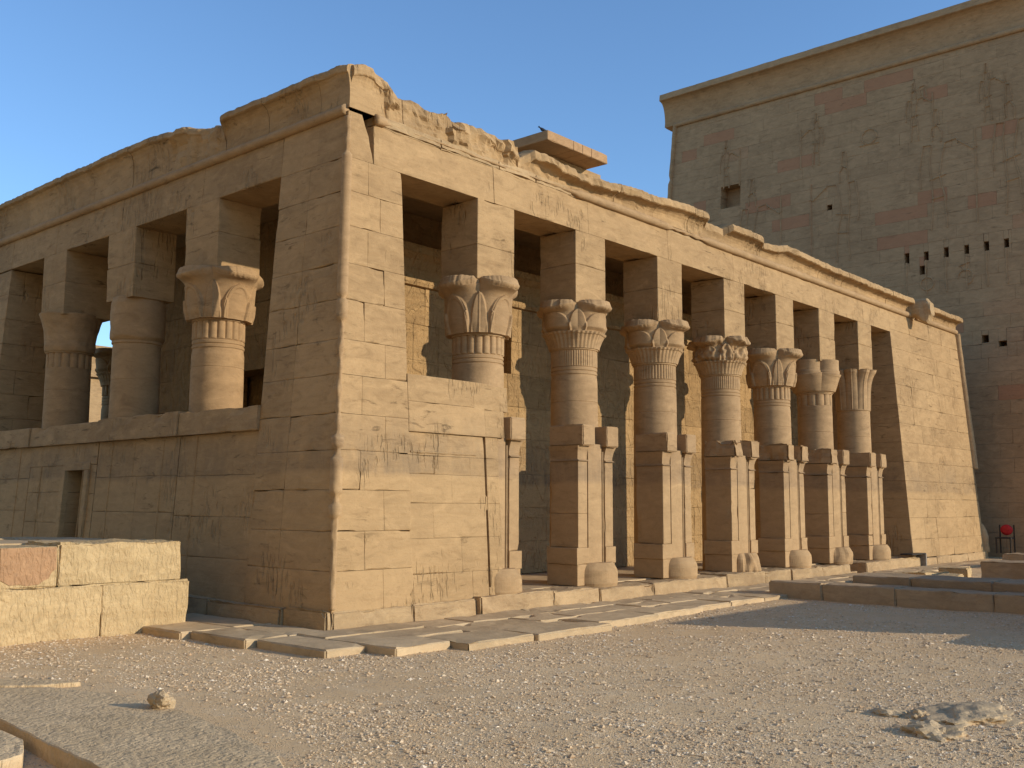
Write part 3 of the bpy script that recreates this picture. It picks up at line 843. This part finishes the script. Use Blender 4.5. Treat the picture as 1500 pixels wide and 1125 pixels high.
zs = [-0.1]
while zs[-1] < PZ - 0.3: zs.append(zs[-1] + 0.46)
zs[-1] = PZ
for za, zb in zip(zs[:-1], zs[1:]):
    us = splits(PYR, PYL, 0.8, 1.9)
    for ua, ub in zip(us[:-1], us[1:]):
        segs = [(ua, ub, za, zb)]
        for h0, h1, hz0, hz1 in holes:
            if zb > hz0 + 0.02 and za < hz1 - 0.02:
                ns = []
                for s0, s1, z0_, z1_ in segs:
                    if h1 <= s0 or h0 >= s1 or hz1 <= z0_ + 0.02 or hz0 >= z1_ - 0.02: ns.append((s0, s1, z0_, z1_)); continue
                    if h0 - s0 > 0.02: ns.append((s0, h0, z0_, z1_))
                    if s1 - h1 > 0.02: ns.append((h1, s1, z0_, z1_))
                    m0, m1 = max(s0, h0), min(s1, h1)
                    if hz0 - z0_ > 0.02: ns.append((m0, m1, z0_, hz0))
                    if z1_ - hz1 > 0.02: ns.append((m0, m1, hz1, z1_))
                segs = ns
        for s0, s1, z0_, z1_ in segs:
            stone_box(mb, (PX, s0, z0_), (PX + 0.75, s1, z1_), seg=0.5, erode=0.0025, chip=0.15, rough=0.006, gap=0.0005)
box(mb, (PX + 0.75, PYR, -0.1), (PX + 6.0, PYL - 0.02, PZ + 0.6))
mb.build("tower_wall", M_PYLON, PY, pylon_warp)
def pyl_sweep(name, prof, u0, u1, n=120, rough=0.0):
    mb = MB(); rings = []
    for i in range(n + 1):
        u = u1 + (u0 - u1) * i / n
        rings.append([(PX - d + rough * N((u, d, z), 1.5), u, z + rough * N((u, d, z), 2.5, 5)) for d, z in prof])
    sweep(mb, rings); return mb.build(name, M_PYLON, PY, pylon_warp)
prof = [(-0.3, PZ), (0.0, PZ + 0.02)]
for q in range(1, 9):
    t = q / 8; prof.append((0.52 * (1 - math.cos(t * math.pi / 2)), PZ + 0.02 + 0.98 * math.sin(t * math.pi / 2)))
prof += [(0.56, PZ + 1.02), (0.56, PZ + 1.26), (-2.5, PZ + 1.26), (-2.5, PZ)]
pyl_sweep("cornice", prof, PYR - 0.55, PYL + 0.55, rough=0.012)
pyl_sweep("roll_moulding", [(0.10 * math.cos(2 * math.pi * k / 12) + 0.03, PZ - 0.02 - 0.10 * math.sin(2 * math.pi * k / 12)) for k in range(12)], PYR - 0.03, PYL + 0.03)
mb = MB(); rings = []
for z in np.linspace(-0.1, PZ, 90):
    r = 0.12 + 0.02 * N((1, 1, z), 2.0) - (0.05 if 14.9 < z < 15.1 else 0)
    rings.append([(PX + r * math.cos(2 * math.pi * k / 12), PYL + r * math.sin(2 * math.pi * k / 12), z) for k in range(12)])
sweep(mb, rings); mb.build("corner_roll", M_PYLON, PY, pylon_warp)
mb = MB(); masonry(mb, 28.0, 31.0, -7.5, -2.2, 0.0, 10.5, h=0.55, mn=0.9, mx=1.6, axis=1, holes=[(-6.2, -3.4, 0.0, 8.2)], seg=0.6)
GW = empty("gateway", (28.0, -4.8, 0.2)); mb.build("gate_wall", M_PYLON, GW, lambda V: V - np.array([28.0, -4.8, 0.2]))
tag(GW, "lower stone gateway joining the tower on its far right, outside the picture", "gate")
# carved outlines of big figures: raised fillets that stand a centimetre off the wall
mb = MB()
def carve(pts, w=0.030):
    P_ = [Vector((PX - 0.004, y, z)) for y, z in pts]
    rings = []
    for i, p in enumerate(P_):
        d = (P_[min(i + 1, len(P_) - 1)] - P_[max(i - 1, 0)]).normalized(); nrm = Vector((0, -d.z, d.y))
        rings.append([tuple(p + nrm * w), tuple(p + Vector((-0.034, 0, 0))), tuple(p - nrm * w), tuple(p + Vector((0.02, 0, 0)))])
    sweep(mb, rings)
def circ(cy, cz, r, a0=0, a1=360, n=22, sy=1.0): return [(cy + sy * r * math.cos(R(a0 + (a1 - a0) * i / n)), cz + r * math.sin(R(a0 + (a1 - a0) * i / n))) for i in range(n + 1)]
carve(circ(3.95, 14.75, 0.27)); carve([(3.6, 14.46), (4.3, 14.46)])
def figure(y0, z0, s, fl=1):
    q = lambda pts: [(y0 + fl * a * s, z0 + b * s) for a, b in pts]
    carve(q([(0.0, 0), (0.05, 0.9), (0.18, 1.5), (0.12, 1.95), (0.02, 2.4), (-0.28, 2.45), (-0.33, 2.3)]))
    carve(q([(0.42, 0), (0.36, 0.9), (0.40, 1.4), (0.44, 1.95), (0.38, 2.4), (0.60, 2.42), (0.72, 1.7), (0.68, 1.2)]))
    carve(q([(0.12, 2.45), (0.10, 2.75), (0.22, 2.95), (0.38, 2.85), (0.36, 2.5)])); carve(q([(0.16, 2.95), (0.2, 3.4), (0.30, 3.4), (0.34, 2.9)]))
    carve(q([(-0.3, 2.4), (-0.75, 2.05), (-0.85, 2.1)])); carve(q([(-0.80, 0.0), (-0.80, 2.6)])); carve(q([(0.0, 1.5), (0.45, 1.4)])); carve(q([(0.04, 0.9), (0.4, 0.85)]))
figure(1.3, 10.9, 1.25); figure(5.2, 10.3, 1.2, -1); figure(-1.2, 11.0, 1.3); figure(8.3, 10.2, 1.15)
figure(2.2, 14.2, 0.62); figure(6.1, 14.1, 0.6, -1); figure(-0.3, 14.3, 0.6); figure(9.6, 14.0, 0.58); 
carve(circ(2.0, 9.05, 0.22)); carve(circ(0.75, 9.1, 0.25, 0, 250)); carve([(0.75, 9.3), (0.95, 9.5), (0.6, 9.6)])
for h in HO: carve([(h, 9.88), (h + 0.02, 9.2), (h - 0.01, 8.7)])
carve([(2.1, 15.8), (2.15, 16.1), (1.95, 16.15), (1.9, 15.7)])
mb.build("carved_outlines", M_PYLON, PY, pylon_warp)

# ================================================================== distant building seen through the short side
D = empty("stone_building", (10.0, 26.0, 0))
tag(D, "pale sunlit stone building with ledges, glimpsed far off between the two left columns", "building")
mb = MB()
def dbox(mb, lo, hi): stone_box(mb, [lo[0] - 10, lo[1] - 26, lo[2]], [hi[0] - 10, hi[1] - 26, hi[2]], seg=0.8)
for a in range(8): dbox(mb, (4 + a * 1.6, 26, -0.1), (5.6 + a * 1.6, 30, 6.15))
mb.build("wall", M_ROUGH, D)
mb = MB(); dbox(mb, (3.9, 25.8, 6.15), (16.9, 30.1, 6.4)); mb.build("ledge", M_ROUGH, D)
mb = MB(); dbox(mb, (4.1, 25.95, 6.4), (16.7, 30, 7.0)); mb.build("upper_wall", M_ROUGH, D)
mb = MB(); dbox(mb, (3.85, 25.7, 7.0), (16.9, 30.1, 7.3)); mb.build("cornice", M_ROUGH, D)

# ================================================================== GROUND
def gz(x, y):
    z = 0.006 * max(0, x - 8.5) * (1 if x < 40 else 1) if x < 40 else 0.19
    z += 0.035 * noise.noise((x * 0.35, y * 0.35, 0)) + 0.012 * noise.noise((x * 1.7, y * 1.7, 3)) + 0.006 * noise.noise((x * 5, y * 5, 7))
    # small hollow beside the worn slabs, bottom left
    d = math.hypot((x + 5.15) / 0.55, (y + 3.1) / 1.0)
    z -= 0.10 * (1 - ss(0.6, 1.3, d))
    if -1.6 < x < 26 and -2.6 < y < 13: z = min(z, 0.03)
    return z
def axis_pts(lo, hi, step, far):
    a = list(np.arange(lo, hi + 1e-6, step)); ext = []; d = step; p = a[-1]
    while p < far: d *= 1.5; p += d; ext.append(p)
    pre = []; d = step; p = a[0]
    while p > -far: d *= 1.5; p -= d; pre.append(p)
    return pre[::-1] + a + ext
xs = axis_pts(-12, 30, 0.13, 900); ys = axis_pts(-13, 5, 0.13, 900)
gv = [(x, y, gz(x, y)) for y in ys for x in xs]; nx = len(xs)
gf = [(j * nx + i, j * nx + i + 1, (j + 1) * nx + i + 1, (j + 1) * nx + i) for j in range(len(ys) - 1) for i in range(nx - 1)]
mb = MB(); mb.add(gv, gf); g = mb.build("ground", M_SAND, None, smooth=True); tag(g, kind='structure')

# --- pavement slabs round the temple
mb = MB()
OUT = [(-1.15, -1.42), (0.6, -2.2), (1.5, -2.25), (2.4, -2.1), (4.2, -1.92), (8.1, -1.72), (25, -1.8)]
INN = -0.10
x = -1.12
rowf = [(0.0, 0.30), (0.30, 0.60), (0.60, 1.0)]
for ri, (f0, f1) in enumerate(rowf):
    us = splits(-0.62, 24.8, 0.75, 1.7)
    for a, b in zip(us[:-1], us[1:]):
        m = 0.5 * (a + b); o = interp(m, OUT)
        y1 = INN + (o - INN) * f0; y0 = INN + (o - INN) * f1
        if ri == 2: y0 += random.uniform(-0.05, 0.09)
        if m < 0.0 and ri < 2: y1 = min(y1, INN) 
        top = 0.085 + random.uniform(-0.014, 0.012)
        if ri == 2 and m > 8.4: continue
        stone_box(mb, (a, y0, -0.10), (b, y1, top), seg=0.16, erode=0.014, chip=2.0, rough=0.010, gap=0.006)
us = splits(-1.42, 2.9, 0.7, 1.4)
for a, b in zip(us[:-1], us[1:]):
    xo_ = -1.13 - 0.115 * (0.5 * (a + b) + 1.4)
    cuts = ((xo_, -0.625),) if a < -0.3 else ((xo_, -0.74), (-0.735, -0.14))
    for x0, x1 in cuts:
        stone_box(mb, (x0, a, -0.10), (x1, b, 0.085 + random.uniform(-0.010, 0.009)), seg=0.16, erode=0.012, chip=1.6, rough=0.010, gap=0.004)
p = mb.build("pavement", M_PAVE); tag(p, kind='structure')

# --- worn slab path in the near left corner
def onz(px, py, z=0.0):
    v = RMAT @ Vector((px - 750, 562.5 - py, -FPX)); t = (z - CAMPOS[2]) / v.z
    return (CAMPOS[0] + v.x * t, CAMPOS[1] + v.y * t)
def slab_poly(mb, pts, top, thick, sd):
    """flat slab with a given outline, ragged rim and real thickness"""
    out = []
    for (ax, ay), (bx_, by) in zip(pts, pts[1:] + pts[:1]):
        n = max(2, int(math.hypot(bx_ - ax, by - ay) / 0.07))
        for i in range(n):
            t = i / n; px = ax + (bx_ - ax) * t; py = ay + (by - ay) * t
            out.append((px + 0.025 * N((px, py, sd), 4), py + 0.025 * N((px, py, sd + 9), 4)))
    cxm = sum(p[0] for p in out) / len(out); cym = sum(p[1] for p in out) / len(out)
    rings = [[(px, py, top - thick) for px, py in out], [(px, py, top - 0.012) for px, py in out]]
    for s in (0.985, 0.9, 0.75, 0.5, 0.25, 0.05):
        rings.append([(cxm + (px - cxm) * s, cym + (py - cym) * s, top + 0.008 * N((px * s, py * s, sd), 2.5)) for px, py in out])
    sweep(mb, rings)
def ccw(pts):
    a = sum(p[0] * q[1] - q[0] * p[1] for p, q in zip(pts, pts[1:] + pts[:1])); return pts if a > 0 else pts[::-1]
mb = MB()
slab_poly(mb, ccw([onz(*q) for q in [(-60, 1012), (70, 1010), (160, 1020), (262, 1044), (330, 1072), (405, 1112), (440, 1160), (300, 1180), (185, 1160), (138, 1127), (50, 1084), (-20, 1050)]]), 0.028, 0.16, 1.0)
slab_poly(mb, ccw([onz(*q) for q in [(-40, 1057), (18, 1078), (34, 1086), (31, 1108), (5, 1118), (-50, 1122)]]), 0.012, 0.1, 2.0)
slab_poly(mb, ccw([onz(*q) for q in [(-80, 1004), (30, 998), (118, 1004), (60, 1008), (-60, 1011)]]), 0.03, 0.12, 3.0)
p = mb.build("path", M_SLAB); tag(p, kind='structure')

# --- raised terrace wall, near left
LW = empty("low_wall", (-3.38, 1.88, 0))
tag(LW, "low rough-hewn wall of two pale sunlit block courses at the left edge, in front of the shaded side", "wall")
lw = lambda V: V - np.array([-3, 2.5, 0])
mb = MB()
us = [-7.4, -5.2, -3.3, -1.62, -0.45]
for a, b in zip(us[:-1], us[1:]): stone_box(mb, (a, 2.5, -0.15), (b, 4.2, 0.62), seg=0.06, erode=0.015, chip=1.4, rough=0.022)
mb.build("lower_course", M_WALL, LW, lw)
mb = MB()
us = [-7.4, -4.6, -2.86, -2.16, -0.56]
for i, (a, b) in enumerate(zip(us[:-1], us[1:])):
    if i == 2: continue
    stone_box(mb, (a, 2.53, 0.62), (b, 3.45 if i == 3 else 3.3, 1.10 + (0.025 if i == 3 else 0)), seg=0.06, erode=0.02, chip=1.6, rough=0.022)
stone_box(mb, (-2.86, 2.545, 0.62), (-2.16, 3.3, 1.09), seg=0.07, erode=0.01)
mb.build("upper_course", M_WALL, LW, lw)
M_PATCH = stone("reddish_stone", (0.43, 0.255, 0.135), (0.35, 0.20, 0.105), var=0.02, stain=0.2, chisel=0.5, lam=0.1)
mb = MB(); 
pts = [(-2.83, 1.085), (-2.82, 0.73), (-2.77, 0.70), (-2.71, 0.665), (-2.60, 0.67), (-2.52, 0.65), (-2.38, 0.66), (-2.31, 0.71), (-2.27, 0.72), (-2.23, 0.80), (-2.18, 0.83), (-2.19, 1.085)]
prism(mb, pts, 2.535, 2.7); mb.build("red_block", M_PATCH, LW, lw)
mb = MB()
us = splits(-7.4, -0.6, 0.7, 1.3); 
for a, b in zip(us[:-1], us[1:]):
    yy = [3.46, 4.4, 5.5, 6.6]
    for y0, y1 in zip(yy[:-1], yy[1:]): stone_box(mb, (a, y0, -0.1), (b, y1, 1.10 + random.uniform(-0.015, 0.015)), seg=0.25, erode=0.012, gap=0.008)
mb.build("top_slabs", M_PAVE, LW, lw)

# --- low stone steps at the right
ST = empty("stone_step", (8.6, -1.4, 0)); tag(ST, "nearer low stone kerb step with dark riser, along the edge of the gravel", "step")
mb = MB(); us = [-1.38, -2.35, -3.6, -5.1, -6.6, -8.4, -10.4]
for a, b in zip(us[:-1], us[1:]): stone_box(mb, (0.0, b + 1.4, -0.25), (0.62, a + 1.4, 0.29 + random.uniform(-.008, .008)), seg=0.12, erode=0.015, chip=1.2, rough=0.01, post=lambda p: (p[0] - 0.07 * (p[1] + 0.0) * 0.3, p[1], p[2]))
mb.build("kerb_blocks", M_STEP, ST)
ST2 = empty("stone_step", (9.3, -2.6, 0)); tag(ST2, "farther low stone kerb step, shorter and set back behind the nearer kerb", "step")
mb = MB(); us = [0.0, -1.0, -2.3, -3.5, -4.9, -6.6]
for a, b in zip(us[:-1], us[1:]): stone_box(mb, (0.0, b, -0.2), (1.1, a, 0.42 + random.uniform(-.008, .008)), seg=0.14, erode=0.015, chip=1.2, rough=0.01)
mb.build("kerb_blocks", M_STEP, ST2)

def lone_block(name, lo, hi, label, cat, mat, **kw):
    e = ((lo[0] + hi[0]) / 2, (lo[1] + hi[1]) / 2, lo[2])
    mb = MB(); stone_box(mb, lo, hi, **kw); o = mb.build(name, mat, None, lambda V: V - np.array(e)); o.location = e
    return tag(o, label, cat)
kw = dict(seg=0.12, erode=0.03, chip=2.0, rough=0.02)
lone_block("stone_block", (14.7, -5.2, 0.0), (15.7, -3.02, 0.47), "long dark sided stone block lying by the right edge beyond the kerb steps", "stone block", M_STEP, **kw)
lone_block("stone_block", (20.5, -4.0, 0.0), (21.3, -1.75, 0.40), "farthest low stone block at the right edge, just in front of the tower foot", "stone block", M_STEP, **kw)
# scattered flat slabs on the court beyond the steps
for (x, y, lx, ly, h, lab) in [(12.6, -1.95, 1.3, 0.5, 0.20, "flat lit slab lying nearest the far kerb step"), (14.1, -2.2, 1.0, 0.55, 0.22, "flat broken slab halfway along the court, beside the pavement"),
                               (15.8, -2.3, 0.8, 0.6, 0.24, "thin flat slab leaning on the ground before the long dark block"), (13.2, -3.0, 0.7, 0.4, 0.24, "small slab fragment just beyond the far kerb step")]:
    o = lone_block("fallen_slab", (x, y, 0.0), (x + lx, y + ly, h), lab, "stone slab", M_WALL, **kw); o.rotation_euler.z = random.uniform(-0.25, 0.25)

# --- ramp plate at the end of the plinth
RP = empty("threshold_plate", (19.4, -0.2, 0.05)); tag(RP, "small grey plate edging at the end of the plinth, by the dark last bay", "plate")
mb = MB(); stone_box(mb, (-0.05, -0.02, 0), (0.02, 0.30, 0.34), seg=0.2, erode=0.006); mb.build("edge_plate", M_WOOD, RP)
mb = MB(); stone_box(mb, (-1.0, -0.03, 0.32), (-0.05, 0.30, 0.36), seg=0.2, erode=0.006); mb.build("top_plate", M_METAL, RP)

# --- chair by the tower
CH = empty("chair", (25.1, -0.5, 0.22)); tag(CH, "small dark chair with a round red back standing at the foot of the tower", "chair")
mb = MB()
for x in (-0.2, 0.2):
    for y in (-0.2, 0.2):
        mb2 = MB(); box(mb2, (x - 0.018, y - 0.018, 0), (x + 0.018, y + 0.018, 0.44 if x < 0 else 0.85)); mb2.build("leg", M_METAL, CH)
mb = MB(); stone_box(mb, (-0.23, -0.23, 0.44), (0.23, 0.23, 0.48), seg=0.2, erode=0.006, rough=0); mb.build("seat", M_METAL, CH)
mb = MB(); rings = []
for x, r in ((0.13, 0.10), (0.15, 0.17), (0.175, 0.18), (0.195, 0.10)):
    rings.append([(x, r * math.cos(2 * math.pi * k / 24), 0.70 + 0.9 * r * math.sin(2 * math.pi * k / 24)) for k in range(24)])
sweep(mb, rings); mb.build("backrest", M_RED, CH, smooth=True)

# --- pigeon on the chapel roof
mb = MB(); rings = []
for x, z, r in ((-0.16, 0.10, 0.012), (-0.10, 0.115, 0.03), (-0.03, 0.13, 0.055), (0.04, 0.15, 0.055), (0.075, 0.19, 0.03), (0.10, 0.225, 0.032), (0.125, 0.225, 0.022), (0.155, 0.215, 0.004)):
    rings.append([(x, r * math.cos(2 * math.pi * k / 12), z + r * math.sin(2 * math.pi * k / 12)) for k in range(12)])
sweep(mb, rings)
for y in (-0.02, 0.02): box(mb, (-0.005, y - 0.006, 0), (0.005, y + 0.006, 0.10))
b = mb.build("pigeon", M_BIRD, None, smooth=True); b.location = (8.50, 3.75, 9.66); b.rotation_euler.z = 2.2; b.scale = (0.6, 0.6, 0.7)
tag(b, "tiny dark bird perched on the corner of the flat slab above the roof", "bird")

# --- rocks
def rock(name, loc, sx, sy, sz, sd, label, rough=0.35, mat=None, sub=4):
    import bmesh
    bm = bmesh.new(); bmesh.ops.create_icosphere(bm, subdivisions=sub, radius=1.0)
    for v in bm.verts:
        p = v.co.copy(); d = 1 + rough * noise.noise(p * 1.3 + Vector((sd, 0, 0))) + rough * 0.5 * noise.noise(p * 3.1 + Vector((0, sd, 0))) + rough * 0.25 * noise.noise(p * 7 + Vector((0, 0, sd)))
        v.co = Vector((p.x * sx * d, p.y * sy * d, p.z * sz * d))
    me = bpy.data.meshes.new(name); bm.to_mesh(me); bm.free(); me.materials.append(mat or M_ROCK)
    o = bpy.data.objects.new(name, me); COL.objects.link(o); o.location = loc
    return tag(o, label, "rock")
x, y = onz(1425, 1052); rock("rock", (x, y, -0.02), 0.52, 0.36, 0.10, 1.0, "broad low rock breaking through the gravel at the lower right", 0.38, sub=5)
x, y = onz(1368, 1078); rock("rock", (x, y, -0.01), 0.20, 0.22, 0.09, 4.0, "dark sided rock just below the broad low rock", 0.5)
x, y = onz(1300, 1048); rock("rock", (x, y, -0.01), 0.14, 0.16, 0.05, 8.0, "small grey rock at the left end of the rocky patch", 0.6)
x, y = onz(1345, 1052); rock("rock", (x, y, 0.0), 0.10, 0.10, 0.06, 12.0, "small round rock between the two bigger rocks at the lower right", 0.5)
x, y = onz(236, 1042); rock("rock", (x, y, 0.07), 0.085, 0.11, 0.08, 21.0, "single fist sized pale stone lying on the edge of the worn slab path", 0.35)

# --- loose gravel: beyond counting
def gravel():
    rng = np.random.default_rng(5); V = []; F = []
    oct_v = np.array([(1, 0, 0), (0.3, 0.9, 0), (-0.9, 0.4, 0.05), (-0.4, -0.9, 0), (0.6, -0.8, 0.05), (0.25, 0.15, 0.75), (-0.3, -0.1, 0.7), (0, 0, -0.6)], float)
    oct_f = [(0, 1, 5), (1, 2, 6, 5), (2, 3, 6), (3, 4, 5, 6), (4, 0, 5), (1, 0, 7), (2, 1, 7), (3, 2, 7), (4, 3, 7), (0, 4, 7)]
    n = 0
    camxy = np.array(CAMPOS[:2]); fwd = np.array([0.7425, 0.6597])
    while n < 120000:
        # depth-weighted: denser near the camera
        d = 4.5 + 18 * rng.random() ** 1.5; a = rng.uniform(-0.58, 0.58)
        x = camxy[0] + d * (fwd[0] * math.cos(a) - fwd[1] * math.sin(a)); y = camxy[1] + d * (fwd[1] * math.cos(a) + fwd[0] * math.sin(a))
        if y > 2.5 or (y > interp(x, OUT) + 0.15 and x > -1.4) or x > 8.5: continue
        if noise.noise((x * 0.8, y * 0.8, 11)) * 0.5 + noise.noise((x * 2.3, y * 2.3, 4)) * 0.35 < rng.uniform(-0.40, 0.42): continue
        if x < -3.4 and math.hypot((x + 4.3) / 0.9, (y + 2.6) / 2.3) < 1 and rng.random() < 0.93: continue
        s = min(0.024, 0.0046 * math.exp(rng.normal(0.10, 0.52))) * (1 + 0.02 * d)
        th = rng.uniform(0, 6.28); c, sn = math.cos(th), math.sin(th)
        v = oct_v * (1 + rng.normal(0, 0.22, (8, 3))) * np.array([s * rng.uniform(0.8, 1.6), s, s * rng.uniform(0.45, 0.9)])
        v = np.stack([v[:, 0] * c - v[:, 1] * sn, v[:, 0] * sn + v[:, 1] * c, v[:, 2]], 1)
        v += np.array([x, y, gz(x, y) + s * 0.12])
        o = n * 8; V.append(v); F.extend([tuple(i + o for i in f) for f in oct_f]); n += 1
    V = np.concatenate(V)
    me = bpy.data.meshes.new("gravel"); me.from_pydata(V.tolist(), [], F); me.update(); me.materials.append(M_PEB)
    o = bpy.data.objects.new("gravel", me); COL.objects.link(o); tag(o, kind='stuff')
    o['label'] = "loose pale gravel scattered over the sandy ground"; o['category'] = "gravel"
gravel()

# --- two unseen blocks added to shade the court at the right; the other tower faces the temple from behind the viewer
lone_block("stone_block", (6.34, -11.0, -0.1), (12.0, -7.47, 1.68), "tall unseen block outside the frame, added to shade the court at the right", "stone block", M_WALL, seg=0.3, erode=0.02, post=lambda p: (p[0] - 0.62 * (p[1] + 7.47), p[1], p[2]))
lone_block("stone_block", (5.27, -9.8, -0.1), (6.9, -7.6, 0.60), "knee high unseen block outside the frame, added to cast the nearer shadow", "stone block", M_WALL, seg=0.25, erode=0.02)
FP = empty("temple_pylon", (-15.0, 0, 0)); tag(FP, "great sandstone gate tower behind the viewer, facing the short side of the colonnaded temple", "tower")
mb = MB(); masonry(mb, -21.0, -15.0, -14.0, 16.0, 0.0, 17.0, h=0.9, mn=1.4, mx=2.6, axis=1, seg=1.2)
mb.build("tower_wall", M_WALL, FP, lambda V: V + np.array([15.0, 0, 0]) - np.stack([BAT * V[:, 2], 0 * V[:, 2], 0 * V[:, 2]], 1))
mb = MB(); box(mb, (-22.2, -14.4, 17.0), (-15.6, 16.4, 18.2)); mb.build("cornice", M_WALL, FP, lambda V: V + np.array([15.0, 0, 0]))
